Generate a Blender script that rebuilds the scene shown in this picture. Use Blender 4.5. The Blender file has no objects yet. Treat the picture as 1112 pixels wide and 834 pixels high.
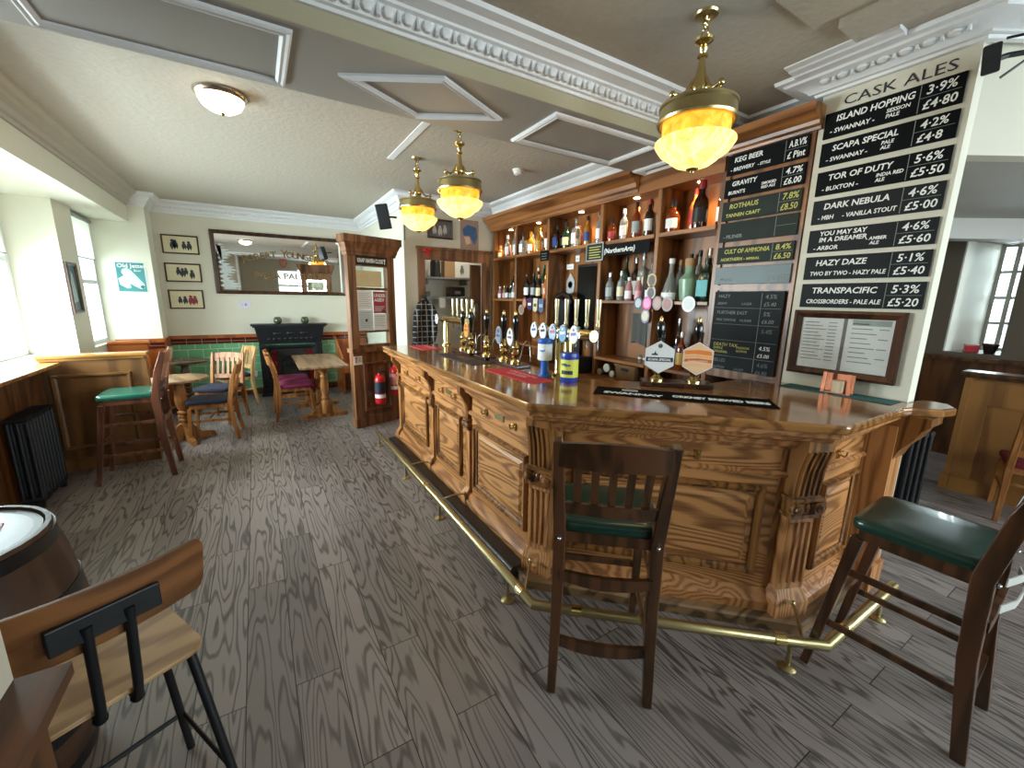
import bpy, bmesh, math, random
from mathutils import Vector, Matrix
SC = bpy.context.scene
C = SC.collection
R = math.radians
PI = math.pi
random.seed(11)

# ---------------------------------------------------------------- camera
F_PX, EYE = 449.6, 1.62
yaw, pitch, roll = R(31.51), R(11.58), R(0.9155)
fw = Vector((math.sin(yaw)*math.cos(pitch), math.cos(yaw)*math.cos(pitch), -math.sin(pitch)))
r0 = Vector((math.cos(yaw), -math.sin(yaw), 0)); u0 = r0.cross(fw)
rr = math.cos(roll)*r0 + math.sin(roll)*u0
uu = -math.sin(roll)*r0 + math.cos(roll)*u0
cd = bpy.data.cameras.new('camera'); cam = bpy.data.objects.new('camera', cd); C.objects.link(cam)
cd.sensor_width = 36; cd.lens = F_PX/1112*36; cd.clip_start = 0.02
cam.matrix_world = Matrix(((rr.x, uu.x, -fw.x, 0), (rr.y, uu.y, -fw.y, 0), (rr.z, uu.z, -fw.z, EYE), (0, 0, 0, 1)))
SC.camera = cam

# ---------------------------------------------------------------- exposure, world, daylight
SC.view_settings.view_transform = 'Standard'
SC.view_settings.look = 'None'
SC.view_settings.exposure = 0.5
SC.view_settings.gamma = 1.0
SC.view_settings.use_curve_mapping = False
w = bpy.data.worlds.new('sky'); SC.world = w; w.use_nodes = True
bg = w.node_tree.nodes['Background']; bg.inputs[0].default_value = (0.84, 0.93, 1.0, 1); bg.inputs[1].default_value = 2.2
SC.cycles.max_bounces = 10; SC.cycles.diffuse_bounces = 5; SC.cycles.glossy_bounces = 4
SC.cycles.transparent_max_bounces = 12; SC.cycles.sample_clamp_indirect = 6

def area(name, loc, target, sx, sy, power, col=(0.84, 0.93, 1.0)):
    l = bpy.data.lights.new(name, 'AREA'); l.shape = 'RECTANGLE'; l.size = sx; l.size_y = sy; l.energy = power; l.color = col
    o = bpy.data.objects.new(name, l); C.objects.link(o); o.location = loc
    o.rotation_euler = (Vector(target)-Vector(loc)).to_track_quat('-Z', 'Y').to_euler(); l.spread = R(150)
    return o
area('daylight_left_window', (-2.45, 4.75, 1.52), (1.3, 4.3, 0.5), 2.7, 0.95, 395)
area('daylight_far_left_window', (-2.3, 7.15, 1.55), (1.0, 6.6, 1.0), 0.8, 1.0, 42)
area('daylight_street_windows', (2.1, -2.78, 1.75), (2.6, 1.0, 1.0), 1.2, 1.7, 55)
area('daylight_side_windows', (4.9, -2.78, 1.75), (3.0, 1.0, 0.4), 2.4, 1.7, 115)
area('daylight_snug_window', (7.75, 1.1, 1.9), (4.0, 0.6, 0.2), 1.0, 1.2, 60)

# ---------------------------------------------------------------- helpers
def hexc(h):
    h = h.lstrip('#'); v = [int(h[i:i+2], 16)/255 for i in (0, 2, 4)]
    return tuple(c/12.92 if c <= 0.04045 else ((c+0.055)/1.055)**2.4 for c in v) + (1,)

class MB:
    def __init__(s): s.bm = bmesh.new()
    def V(s, p): return s.bm.verts.new(p)
    def F(s, vs):
        try: return s.bm.faces.new(vs)
        except ValueError: return None
    def hexa(s, b, t):
        v = [s.V(p) for p in list(b)+list(t)]
        for q in ((0, 3, 2, 1), (4, 5, 6, 7), (0, 1, 5, 4), (1, 2, 6, 5), (2, 3, 7, 6), (3, 0, 4, 7)): s.F([v[i] for i in q])
        return s
    def box(s, x0, x1, y0, y1, z0, z1):
        return s.hexa([(x0, y0, z0), (x1, y0, z0), (x1, y1, z0), (x0, y1, z0)], [(x0, y0, z1), (x1, y0, z1), (x1, y1, z1), (x0, y1, z1)])
    def prism(s, poly, z0, z1):
        a = [s.V((x, y, z0)) for x, y in poly]; b = [s.V((x, y, z1)) for x, y in poly]; n = len(poly)
        s.F(a[::-1]); s.F(b)
        for i in range(n): s.F([a[i], a[(i+1) % n], b[(i+1) % n], b[i]])
        return s
    def slab(s, poly, y0, y1):            # polygon in x,z extruded along y
        a = [s.V((x, y0, z)) for x, z in poly]; b = [s.V((x, y1, z)) for x, z in poly]; n = len(poly)
        s.F(a); s.F(b[::-1])
        for i in range(n): s.F([a[i], b[i], b[(i+1) % n], a[(i+1) % n]])
        return s
    def side(s, poly, x0, x1):            # polygon in y,z extruded along x
        a = [s.V((x0, y, z)) for y, z in poly]; b = [s.V((x1, y, z)) for y, z in poly]; n = len(poly)
        s.F(a); s.F(b[::-1])
        for i in range(n): s.F([a[i], b[i], b[(i+1) % n], a[(i+1) % n]])
        return s
    def tube(s, pts, r, n=10, closed=False, sq=None, up=(0, 0, 1)):
        pts = [Vector(p) for p in pts]; N = len(pts); rings = []
        rs = r if isinstance(r, (list, tuple)) else [r]*N
        prev = None
        for i, p in enumerate(pts):
            a = pts[i-1] if (i > 0 or closed) else None; b = pts[(i+1) % N] if (i < N-1 or closed) else None
            d1 = (p-a).normalized() if a is not None else None; d2 = (b-p).normalized() if b is not None else None
            t = (d1+d2).normalized() if d1 is not None and d2 is not None else (d1 or d2)
            if prev is None:
                q = Vector(up) if abs(Vector(up).dot(t)) < 0.95 else Vector((1, 0, 0))
                e1 = (q-t*q.dot(t)).normalized()
            else: e1 = (prev-t*prev.dot(t)).normalized()
            prev = e1; e2 = t.cross(e1)
            k = 1.0
            if d1 is not None and d2 is not None: k = 1/max(0.5, math.cos(d1.angle(d2)/2)) if d1.angle(d2) > 1e-4 else 1
            if sq:
                hw, hd = sq[0]/2*rs[i], sq[1]/2*rs[i]
                rings.append([s.V(p+e1*(sx*hd)+e2*(sy*hw)) for sx, sy in ((1, 1), (-1, 1), (-1, -1), (1, -1))])
            else: rings.append([s.V(p+(e1*math.cos(2*PI*j/n)+e2*math.sin(2*PI*j/n))*rs[i]) for j in range(n)])
        m = len(rings[0])
        for i in range(N if closed else N-1):
            A, B = rings[i], rings[(i+1) % N]
            for j in range(m): s.F([A[j], A[(j+1) % m], B[(j+1) % m], B[j]])
        if not closed: s.F(rings[0][::-1]); s.F(rings[-1])
        return s
    def lathe(s, prof, c=(0, 0, 0), n=18, ax='z', sx=1, sy=1, loop=False):
        c = Vector(c); rings = []
        for r, h in prof:
            if r < 1e-5: rings.append([s.V(c+({'z': Vector((0, 0, h)), 'y': Vector((0, h, 0)), 'x': Vector((h, 0, 0))}[ax]))]); continue
            ring = []
            for j in range(n):
                a = 2*PI*j/n; u, v = r*math.cos(a)*sx, r*math.sin(a)*sy
                ring.append(s.V(c+({'z': Vector((u, v, h)), 'y': Vector((u, h, v)), 'x': Vector((h, u, v))}[ax])))
            rings.append(ring)
        for A, B in zip(rings, rings[1:]+([rings[0]] if loop else [])):
            if len(A) == 1 and len(B) == 1: continue
            for j in range(n):
                if len(A) == 1: s.F([A[0], B[(j+1) % n], B[j]])
                elif len(B) == 1: s.F([A[j], A[(j+1) % n], B[0]])
                else: s.F([A[j], A[(j+1) % n], B[(j+1) % n], B[j]])
        if len(rings[0]) > 1 and not loop: s.F(rings[0][::-1])
        if len(rings[-1]) > 1 and not loop: s.F(rings[-1])
        return s
    def ball(s, c, r, n=10, m=6):
        r = r if isinstance(r, (tuple, list)) else (r, r, r); rows = []
        for i in range(m+1):
            t = PI*i/m
            rows.append([s.V((c[0]+r[0]*math.sin(t)*math.cos(2*PI*j/n), c[1]+r[1]*math.sin(t)*math.sin(2*PI*j/n), c[2]-r[2]*math.cos(t))) for j in range(n if 0 < i < m else 1)])
        for A, B in zip(rows, rows[1:]):
            for j in range(n):
                if len(A) == 1: s.F([A[0], B[(j+1) % n], B[j]])
                elif len(B) == 1: s.F([A[j], A[(j+1) % n], B[0]])
                else: s.F([A[j], A[(j+1) % n], B[(j+1) % n], B[j]])
        return s
    def sweep(s, path, prof, fm=None, closed=False):     # prof = closed polygon of (offset to the right of travel, height)
        fm = fm or (lambda x, y, h: (x, y, h))
        n = len(path); segs = n if closed else n-1; nor = []
        for i in range(segs):
            a, b = path[i], path[(i+1) % n]; dx, dy = b[0]-a[0], b[1]-a[1]; L = math.hypot(dx, dy); nor.append((dy/L, -dx/L))
        rings = []
        for i in range(n):
            if closed: n1, n2 = nor[i-1], nor[i]
            else: n1, n2 = nor[max(i-1, 0)], nor[min(i, segs-1)]
            k = 1+n1[0]*n2[0]+n1[1]*n2[1]; m = ((n1[0]+n2[0])/k, (n1[1]+n2[1])/k)
            rings.append([s.V(fm(path[i][0]+m[0]*o, path[i][1]+m[1]*o, h)) for o, h in prof])
        k = len(prof)
        for i in range(segs):
            A, B = rings[i], rings[(i+1) % n]
            for j in range(k): s.F([A[j], A[(j+1) % k], B[(j+1) % k], B[j]])
        if not closed: s.F(rings[0][::-1]); s.F(rings[-1])
        return s
    def frame(s, x0, x1, z0, z1, prof):   # moulding around a rectangle in the x,z plane that stands out towards -y; offset grows inwards
        return s.sweep([(x0, z0), (x0, z1), (x1, z1), (x1, z0)], prof, lambda x, z, h: (x, -h, z), True)
    def build(s, name, mat, parent=None, smooth=False, bevel=0, M=None, kind=None, loc=None):
        bm = s.bm
        if M is not None: bm.transform(M)
        bmesh.ops.recalc_face_normals(bm, faces=bm.faces[:])
        me = bpy.data.meshes.new(name); bm.to_mesh(me); bm.free()
        me.materials.append(mat)
        if smooth:
            for p in me.polygons: p.use_smooth = True
            me.set_sharp_from_angle(angle=R(40 if smooth is True else smooth))
        o = bpy.data.objects.new(name, me); C.objects.link(o)
        if parent is not None: o.parent = parent
        if bevel:
            m = o.modifiers.new('edge', 'BEVEL'); m.width = bevel; m.segments = 2; m.limit_method = 'ANGLE'; m.angle_limit = R(35)
        if kind: o['kind'] = kind
        if loc: o.location = loc
        return o

def thing(name, label, cat, loc=(0, 0, 0), rz=0, group=None):
    o = bpy.data.objects.new(name, None); C.objects.link(o); o.empty_display_size = 0.05
    o.location = loc; o.rotation_euler = (0, 0, rz); o['label'] = label; o['category'] = cat
    if group: o['group'] = group
    return o
def tag(o, label, cat, group=None):
    o['label'] = label; o['category'] = cat
    if group: o['group'] = group
    return o
def struct(o, label, cat):
    o['kind'] = 'structure'; o['label'] = label; o['category'] = cat; return o
def copy_tree(o, parent=None):
    c = o.copy(); C.objects.link(c)
    if parent is not None: c.parent = parent
    for ch in list(o.children): copy_tree(ch, c)
    return c
def dup(src, loc, rz, label, group=None):
    c = copy_tree(src); c.location = loc; c.rotation_euler = (0, 0, rz); c['label'] = label
    if group: c['group'] = group
    return c

def text(body, size, mat, parent, x, z, y=-0.003, align='LEFT', shear=0.0, name='lettering', wide=1.0, tilt=0.0, flat=None, bold=0.0, maxw=None):
    cu = bpy.data.curves.new(name, 'FONT'); cu.body = body; cu.size = size; cu.align_x = align; cu.shear = shear; cu.extrude = 0.0004; cu.offset = bold
    cu.resolution_u = 2
    ob = bpy.data.objects.new(name, cu); me = bpy.data.meshes.new_from_object(ob); bpy.data.objects.remove(ob); bpy.data.curves.remove(cu)
    if maxw and me.vertices:
        w0 = max(v.co.x for v in me.vertices)*wide
        if w0 > maxw: wide *= maxw/w0
    A = Matrix.Diagonal((wide, 1, 1, 1)) if flat else Matrix.Rotation(PI/2, 4, 'X') @ Matrix.Diagonal((wide, 1, 1, 1))
    if flat: T = Matrix.Translation((x, z, flat)) @ Matrix.Rotation(tilt, 4, 'Z') @ A
    else: T = Matrix.Translation((x, y, z)) @ Matrix.Rotation(tilt, 4, 'Y') @ A
    me.transform(T); me.name = name; me.materials.clear(); me.materials.append(mat)
    o = bpy.data.objects.new(name, me); C.objects.link(o); o.parent = parent
    return o

# ---------------------------------------------------------------- materials
MATS = {}
def new_mat(name):
    m = bpy.data.materials.new(name); m.use_nodes = True; nt = m.node_tree
    return m, nt, nt.nodes['Principled BSDF'], nt.nodes.new, nt.links.new
def plain(name, col, rough=0.5, metal=0.0, var=0.08, scale=14, bump=0.0, spec=0.5, emit=0, coat=0, trans=0, sheen=0):
    if name in MATS: return MATS[name]
    m, nt, b, N, L = new_mat(name)
    c = hexc(col)
    tc = N('ShaderNodeTexCoord'); no = N('ShaderNodeTexNoise'); no.inputs['Scale'].default_value = scale; no.inputs['Detail'].default_value = 4
    L(tc.outputs['Object'], no.inputs['Vector'])
    mx = N('ShaderNodeMix'); mx.data_type = 'RGBA'
    mx.inputs['A'].default_value = tuple(max(0, v*(1-var)) for v in c[:3])+(1,); mx.inputs['B'].default_value = tuple(min(1, v*(1+var)) for v in c[:3])+(1,)
    L(no.outputs['Fac'], mx.inputs['Factor']); L(mx.outputs['Result'], b.inputs['Base Color'])
    b.inputs['Roughness'].default_value = rough; b.inputs['Metallic'].default_value = metal; b.inputs['Specular IOR Level'].default_value = spec
    b.inputs['Coat Weight'].default_value = coat; b.inputs['Transmission Weight'].default_value = trans; b.inputs['Sheen Weight'].default_value = sheen
    if emit: L(mx.outputs['Result'], b.inputs['Emission Color']); b.inputs['Emission Strength'].default_value = emit
    if bump:
        bp = N('ShaderNodeBump'); bp.inputs['Strength'].default_value = bump; bp.inputs['Distance'].default_value = 0.01
        L(no.outputs['Fac'], bp.inputs['Height']); L(bp.outputs['Normal'], b.inputs['Normal'])
    MATS[name] = m; return m
def wood(name, c1, c2, axis='Z', rough=0.4, K=26, across=5.0, along=0.55, coat=0.0, fine=0.35, spec=0.5, bump=0.08):
    if name in MATS: return MATS[name]
    m, nt, b, N, L = new_mat(name)
    tc = N('ShaderNodeTexCoord'); mp = N('ShaderNodeMapping')
    sc = [across, across, across]; sc['XYZ'.index(axis)] = along; mp.inputs['Scale'].default_value = sc
    oi = N('ShaderNodeObjectInfo'); ad = N('ShaderNodeVectorMath'); ad.operation = 'ADD'
    ml = N('ShaderNodeMath'); ml.operation = 'MULTIPLY'; ml.inputs[1].default_value = 7.0
    L(oi.outputs['Random'], ml.inputs[0]); L(tc.outputs['Object'], ad.inputs[0]); L(ml.outputs[0], ad.inputs[1]); L(ad.outputs[0], mp.inputs['Vector'])
    n1 = N('ShaderNodeTexNoise'); n1.inputs['Scale'].default_value = 1.0; n1.inputs['Detail'].default_value = 1.6; n1.inputs['Roughness'].default_value = 0.42
    L(mp.outputs[0], n1.inputs['Vector'])
    k = N('ShaderNodeMath'); k.operation = 'MULTIPLY'; k.inputs[1].default_value = K; L(n1.outputs['Fac'], k.inputs[0])
    s = N('ShaderNodeMath'); s.operation = 'SINE'; L(k.outputs[0], s.inputs[0])
    mr = N('ShaderNodeMapRange'); mr.inputs[1].default_value = -0.9; mr.inputs[2].default_value = 1.0; L(s.outputs[0], mr.inputs[0])
    mp2 = N('ShaderNodeMapping'); sc2 = [110.0]*3; sc2['XYZ'.index(axis)] = 5.0; mp2.inputs['Scale'].default_value = sc2
    L(tc.outputs['Object'], mp2.inputs['Vector'])
    n2 = N('ShaderNodeTexNoise'); n2.inputs['Scale'].default_value = 1.0; n2.inputs['Detail'].default_value = 2; L(mp2.outputs[0], n2.inputs['Vector'])
    mx0 = N('ShaderNodeMix'); mx0.data_type = 'FLOAT'; mx0.inputs['Factor'].default_value = fine
    L(mr.outputs[0], mx0.inputs['A']); L(n2.outputs['Fac'], mx0.inputs['B'])
    rp = N('ShaderNodeValToRGB'); e = rp.color_ramp.elements; e[0].color = hexc(c2); e[1].color = hexc(c1); e[0].position = 0.12; e[1].position = 0.62
    L(mx0.outputs['Result'], rp.inputs['Fac']); L(rp.outputs['Color'], b.inputs['Base Color'])
    b.inputs['Roughness'].default_value = rough; b.inputs['Coat Weight'].default_value = coat; b.inputs['Coat Roughness'].default_value = 0.12; b.inputs['Specular IOR Level'].default_value = spec
    if bump:
        bp = N('ShaderNodeBump'); bp.inputs['Strength'].default_value = bump; bp.inputs['Distance'].default_value = 0.004
        L(mx0.outputs['Result'], bp.inputs['Height']); L(bp.outputs['Normal'], b.inputs['Normal'])
    MATS[name] = m; return m
def floor_mat():
    m, nt, b, N, L = new_mat('dark_oak_planks')
    tc = N('ShaderNodeTexCoord'); mp = N('ShaderNodeMapping'); mp.inputs['Rotation'].default_value = (0, 0, PI/2); L(tc.outputs['Object'], mp.inputs['Vector'])
    br = N('ShaderNodeTexBrick'); br.inputs['Scale'].default_value = 1.0; br.inputs['Brick Width'].default_value = 1.25; br.inputs['Row Height'].default_value = 0.178
    br.inputs['Mortar Size'].default_value = 0.0022; br.inputs['Mortar Smooth'].default_value = 0.2; br.offset = 0.37; br.offset_frequency = 2
    br.inputs['Color1'].default_value = (0, 0, 0, 1); br.inputs['Color2'].default_value = (1, 1, 1, 1); br.inputs['Mortar'].default_value = (0.5, 0.5, 0.5, 1); br.inputs['Bias'].default_value = 0
    L(mp.outputs[0], br.inputs['Vector'])
    off = N('ShaderNodeVectorMath'); off.operation = 'MULTIPLY_ADD'; off.inputs[1].default_value = (9, 23, 5)
    L(br.outputs['Color'], off.inputs[0]); L(tc.outputs['Object'], off.inputs[2])
    mg = N('ShaderNodeMapping'); mg.inputs['Scale'].default_value = (8.5, 0.9, 1); L(off.outputs[0], mg.inputs['Vector'])
    n1 = N('ShaderNodeTexNoise'); n1.inputs['Scale'].default_value = 1; n1.inputs['Detail'].default_value = 2.0; n1.inputs['Roughness'].default_value = 0.45; L(mg.outputs[0], n1.inputs['Vector'])
    k = N('ShaderNodeMath'); k.operation = 'MULTIPLY'; k.inputs[1].default_value = 88; L(n1.outputs['Fac'], k.inputs[0])
    s = N('ShaderNodeMath'); s.operation = 'SINE'; L(k.outputs[0], s.inputs[0])
    mr = N('ShaderNodeMapRange'); mr.inputs[1].default_value = -1.0; mr.inputs[2].default_value = -0.1; L(s.outputs[0], mr.inputs[0])
    mf = N('ShaderNodeMapping'); mf.inputs['Scale'].default_value = (130, 4, 1); L(off.outputs[0], mf.inputs['Vector'])
    n2 = N('ShaderNodeTexNoise'); n2.inputs['Scale'].default_value = 1; n2.inputs['Detail'].default_value = 2; L(mf.outputs[0], n2.inputs['Vector'])
    mxf = N('ShaderNodeMix'); mxf.data_type = 'FLOAT'; mxf.inputs['Factor'].default_value = 0.3; L(mr.outputs[0], mxf.inputs['A']); L(n2.outputs['Fac'], mxf.inputs['B'])
    rp = N('ShaderNodeValToRGB'); e = rp.color_ramp.elements; e[0].position = 0.1; e[1].position = 0.75; e[0].color = hexc('49423f'); e[1].color = hexc('867c77')
    L(mxf.outputs['Result'], rp.inputs['Fac'])
    tint = N('ShaderNodeMapRange'); tint.inputs[3].default_value = 0.72; tint.inputs[4].default_value = 1.1; L(br.outputs['Color'], tint.inputs[0])
    mul = N('ShaderNodeMix'); mul.data_type = 'RGBA'; mul.blend_type = 'MULTIPLY'; mul.inputs['Factor'].default_value = 1
    L(rp.outputs['Color'], mul.inputs['A']); L(tint.outputs[0], mul.inputs['B'])
    nw = N('ShaderNodeTexNoise'); nw.inputs['Scale'].default_value = 0.9; nw.inputs['Detail'].default_value = 5; L(tc.outputs['Object'], nw.inputs['Vector'])
    wr = N('ShaderNodeMapRange'); wr.inputs[1].default_value = 0.45; wr.inputs[2].default_value = 0.72; wr.inputs[3].default_value = 0; wr.inputs[4].default_value = 0.35; L(nw.outputs['Fac'], wr.inputs[0])
    wear = N('ShaderNodeMix'); wear.data_type = 'RGBA'; wear.inputs['B'].default_value = hexc('8b8280'); L(wr.outputs[0], wear.inputs['Factor']); L(mul.outputs['Result'], wear.inputs['A'])
    gap = N('ShaderNodeMix'); gap.data_type = 'RGBA'; gap.inputs['B'].default_value = hexc('1d1916'); L(br.outputs['Fac'], gap.inputs['Factor']); L(wear.outputs['Result'], gap.inputs['A'])
    L(gap.outputs['Result'], b.inputs['Base Color'])
    b.inputs['Roughness'].default_value = 0.38; b.inputs['Specular IOR Level'].default_value = 0.5
    bp = N('ShaderNodeBump'); bp.inputs['Strength'].default_value = 0.12; bp.inputs['Distance'].default_value = 0.004; L(mxf.outputs['Result'], bp.inputs['Height']); L(bp.outputs['Normal'], b.inputs['Normal'])
    return m
def tile_mat(name, w_, h_, c1, c2, grout, offset=0.5, rough=0.12):
    m, nt, b, N, L = new_mat(name)
    tc = N('ShaderNodeTexCoord'); mp = N('ShaderNodeMapping'); mp.inputs['Rotation'].default_value = (-PI/2, 0, 0)
    L(tc.outputs['Object'], mp.inputs['Vector'])
    sx = N('ShaderNodeSeparateXYZ'); cx = N('ShaderNodeCombineXYZ'); L(tc.outputs['Object'], sx.inputs[0]); L(sx.outputs['X'], cx.inputs['X']); L(sx.outputs['Z'], cx.inputs['Y'])
    br = N('ShaderNodeTexBrick'); br.inputs['Scale'].default_value = 1; br.inputs['Brick Width'].default_value = w_; br.inputs['Row Height'].default_value = h_; br.offset = offset
    br.inputs['Mortar Size'].default_value = 0.004; br.inputs['Color1'].default_value = hexc(c1); br.inputs['Color2'].default_value = hexc(c2); br.inputs['Mortar'].default_value = hexc(grout)
    L(cx.outputs[0], br.inputs['Vector']); L(br.outputs['Color'], b.inputs['Base Color']); b.inputs['Roughness'].default_value = rough
    return m
def glass_mat(name, tint=(0.93, 0.97, 0.96, 1), gl=0.12):
    m, nt, b, N, L = new_mat(name); nt.nodes.remove(b)
    t = N('ShaderNodeBsdfTransparent'); t.inputs[0].default_value = tint; g = N('ShaderNodeBsdfGlossy'); g.inputs['Roughness'].default_value = 0.03
    no = N('ShaderNodeTexNoise'); no.inputs['Scale'].default_value = 2.0
    mr = N('ShaderNodeMapRange'); mr.inputs[3].default_value = gl*0.7; mr.inputs[4].default_value = gl*1.3; L(no.outputs['Fac'], mr.inputs[0])
    mx = N('ShaderNodeMixShader'); L(mr.outputs[0], mx.inputs[0]); L(t.outputs[0], mx.inputs[1]); L(g.outputs[0], mx.inputs[2]); L(mx.outputs[0], nt.nodes['Material Output'].inputs[0])
    return m
def alabaster(name, c1, c2, st):
    m, nt, b, N, L = new_mat(name)
    tc = N('ShaderNodeTexCoord'); no = N('ShaderNodeTexNoise'); no.inputs['Scale'].default_value = 16; no.inputs['Detail'].default_value = 5; no.inputs['Distortion'].default_value = 1.2
    L(tc.outputs['Object'], no.inputs['Vector'])
    rp = N('ShaderNodeValToRGB'); e = rp.color_ramp.elements; e[0].position = 0.3; e[1].position = 0.65; e[0].color = hexc(c1); e[1].color = hexc(c2)
    L(no.outputs['Fac'], rp.inputs['Fac']); L(rp.outputs['Color'], b.inputs['Base Color']); L(rp.outputs['Color'], b.inputs['Emission Color'])
    b.inputs['Emission Strength'].default_value = st; b.inputs['Roughness'].default_value = 0.25
    return m

M_FLOOR = floor_mat()
M_WALL = plain('cream_wall_paint', 'cec9b8', 0.6, var=0.04, scale=3)
M_WALLW = plain('pale_reveal_paint', 'dddccc', 0.55, var=0.03, scale=3)
M_CEIL = plain('textured_ceiling_paint', 'aaa294', 0.75, var=0.10, scale=26, bump=0.5)
M_SOFFIT = plain('grey_soffit_paint', '8f8a82', 0.55, var=0.03, scale=4)
M_OLIVE = plain('olive_beam_paint', 'a8a186', 0.6, var=0.05, scale=4)
M_TRIM = plain('white_moulding_paint', 'd9dadb', 0.45, var=0.05, scale=20)
M_OAK = wood('bar_oak', 'bb8350', '7b4a25', 'Z', 0.33, K=120, across=4.5, along=0.5, coat=0.15, fine=0.5)
M_OAKH = wood('bar_oak_lying', 'b37b4a', '724321', 'Y', 0.33, K=120, across=4.5, along=0.5, coat=0.15, fine=0.5)
M_OAKX = wood('bar_oak_chamfer', 'b8804c', '704422', 'X', 0.33, K=130, across=4.2, along=0.6, coat=0.15, fine=0.4)
M_CARVE = wood('carved_dark_oak', '8a5a2a', '4a2a10', 'Z', 0.35, K=40, across=9, along=0.8, coat=0.15)
M_TOP = wood('polished_counter', '9c6c3c', '6b4421', 'Y', 0.14, K=50, across=5, along=0.6, coat=0.6, bump=0.02)
M_TOPX = wood('polished_counter_across', '7d4620', '4a240f', 'X', 0.14, K=50, across=5, along=0.6, coat=0.6, bump=0.02)
M_BACK = wood('back_bar_mahogany', '8c5a2e', '583519', 'Z', 0.35, K=30, across=5, along=0.6)
M_BACKH = wood('back_bar_mahogany_lying', '946033', '60391b', 'Y', 0.35, K=30, across=5, along=0.6)
M_BACKX = wood('mahogany_across', '8a5127', '572f14', 'X', 0.35, K=30, across=5, along=0.6)
M_STOOL = wood('dark_stool_beech', '57351f', '33200f', 'Z', 0.28, K=20, across=12, along=0.9, coat=0.25, bump=0.03)
M_BEECH = wood('honey_beech', 'a56e3a', '7a4a22', 'Z', 0.45, K=20, across=10, along=0.9, coat=0.03, spec=0.3)
M_PALE = wood('pale_beech', 'cda873', 'a97f4c', 'Z', 0.4, K=20, across=10, along=0.9)
M_PLY = wood('plywood_seat', 'b89468', '8e6a42', 'X', 0.4, K=40, across=6, along=0.7)
M_PLYSHADE = wood('plywood_shaded', '80532f', '5c391e', 'X', 0.4, K=40, across=6, along=0.7)  # darker than the seat plywood: the backrest's shadow is in the colour
M_DKOAK = wood('dark_panelling', '5e3a1c', '3a210e', 'Z', 0.35, K=30, across=6, along=0.6)
M_SCREEN = wood('screen_oak', '82583a', '573820', 'Z', 0.35, K=24, across=6, along=0.6)
M_BOOTH = wood('booth_oak', 'a4733c', '7a502a', 'Z', 0.35, K=16, across=6, along=0.6)
M_BOOTHSHADE = wood('booth_oak_shaded', '6e4a26', '50341a', 'Z', 0.35, K=16, across=6, along=0.6)  # booth oak darkened to carry the shade below the window ledge
M_BOOTHX = wood('booth_oak_cap', '9c6d34', '5f3d17', 'X', 0.3, K=30, across=6, along=0.6)
M_ORANGE = wood('orange_settle_wood', 'a85a22', '8a4315', 'Z', 0.3, K=18, across=5, along=0.6, coat=0.3)
M_TABLE = wood('worn_table_top', '9a7a58', '6f5238', 'Y', 0.35, K=30, across=7, along=0.7, coat=0.2)
M_BRASS = plain('polished_brass', 'd8c186', 0.2, 1.0, var=0.06)
M_OLDBRASS = plain('worn_brass', 'b5a679', 0.32, 1.0, var=0.12, scale=9)
M_CHROME = plain('chrome', 'c9ccd0', 0.12, 1.0, var=0.02)
M_BLACK = plain('black_plastic', '141414', 0.35, var=0.1)
M_BLKMET = plain('black_iron', '17181b', 0.42, var=0.15, spec=0.4)
M_RUBBER = plain('worn_dark_step', '3a332c', 0.42, var=0.4, scale=8)
M_GREEN = plain('green_leather', '12352b', 0.28, var=0.08, coat=0.15)
M_NAVY = plain('navy_fabric', '1c1f33', 0.85, var=0.15, scale=40)
M_MAGENTA = plain('magenta_fabric', '74103f', 0.8, var=0.12, scale=40)
M_RED = plain('signal_red', 'c0141c', 0.3, var=0.05)
M_WHITE = plain('white_paper', 'e4e4e2', 0.6, var=0.02)
M_CHALKB = plain('chalkboard', '0d0f11', 0.6, var=0.12, scale=6, spec=0.08)
M_CHALKG = plain('faded_chalkboard', '272e2a', 0.55, var=0.25, scale=5, spec=0.12)
M_CHALKT = plain('smudged_chalkboard', '4b595b', 0.45, var=0.25, scale=5)
M_CHALK = plain('white_chalk_pen', 'e8e8e4', 0.7, var=0.03)
M_FAINT = plain('faint_chalk', '7d8580', 0.7, var=0.05)
M_YEL = plain('yellow_chalk_pen', 'b9b45c', 0.7, var=0.05)
M_INK = plain('black_ink', '26262a', 0.6, var=0.05)
M_GOLD = plain('gilt_lettering', '6b5128', 0.5, 0.2, var=0.1)
M_FRAME = wood('dark_picture_frame', '4a2c1c', '2b170d', 'Z', 0.35, K=20, across=12, along=1)
M_GLASS = glass_mat('window_glass')
M_BULB = plain('warm_lamp_glow', 'ffd79a', 0.4, emit=30, var=0)
M_GREENT = tile_mat('green_glazed_tiles', 0.19, 0.13, '78b489', '68a77a', 'c3d2bd')
M_REDT = tile_mat('oxblood_glazed_tiles', 0.19, 0.09, '4a1512', '57201a', '8f7f70', offset=0.0)
M_DARK = plain('dark_recess', '15100d', 0.6, var=0.1)
M_STEEL = plain('brushed_steel', '9a9da0', 0.35, 0.9, var=0.05)

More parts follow.
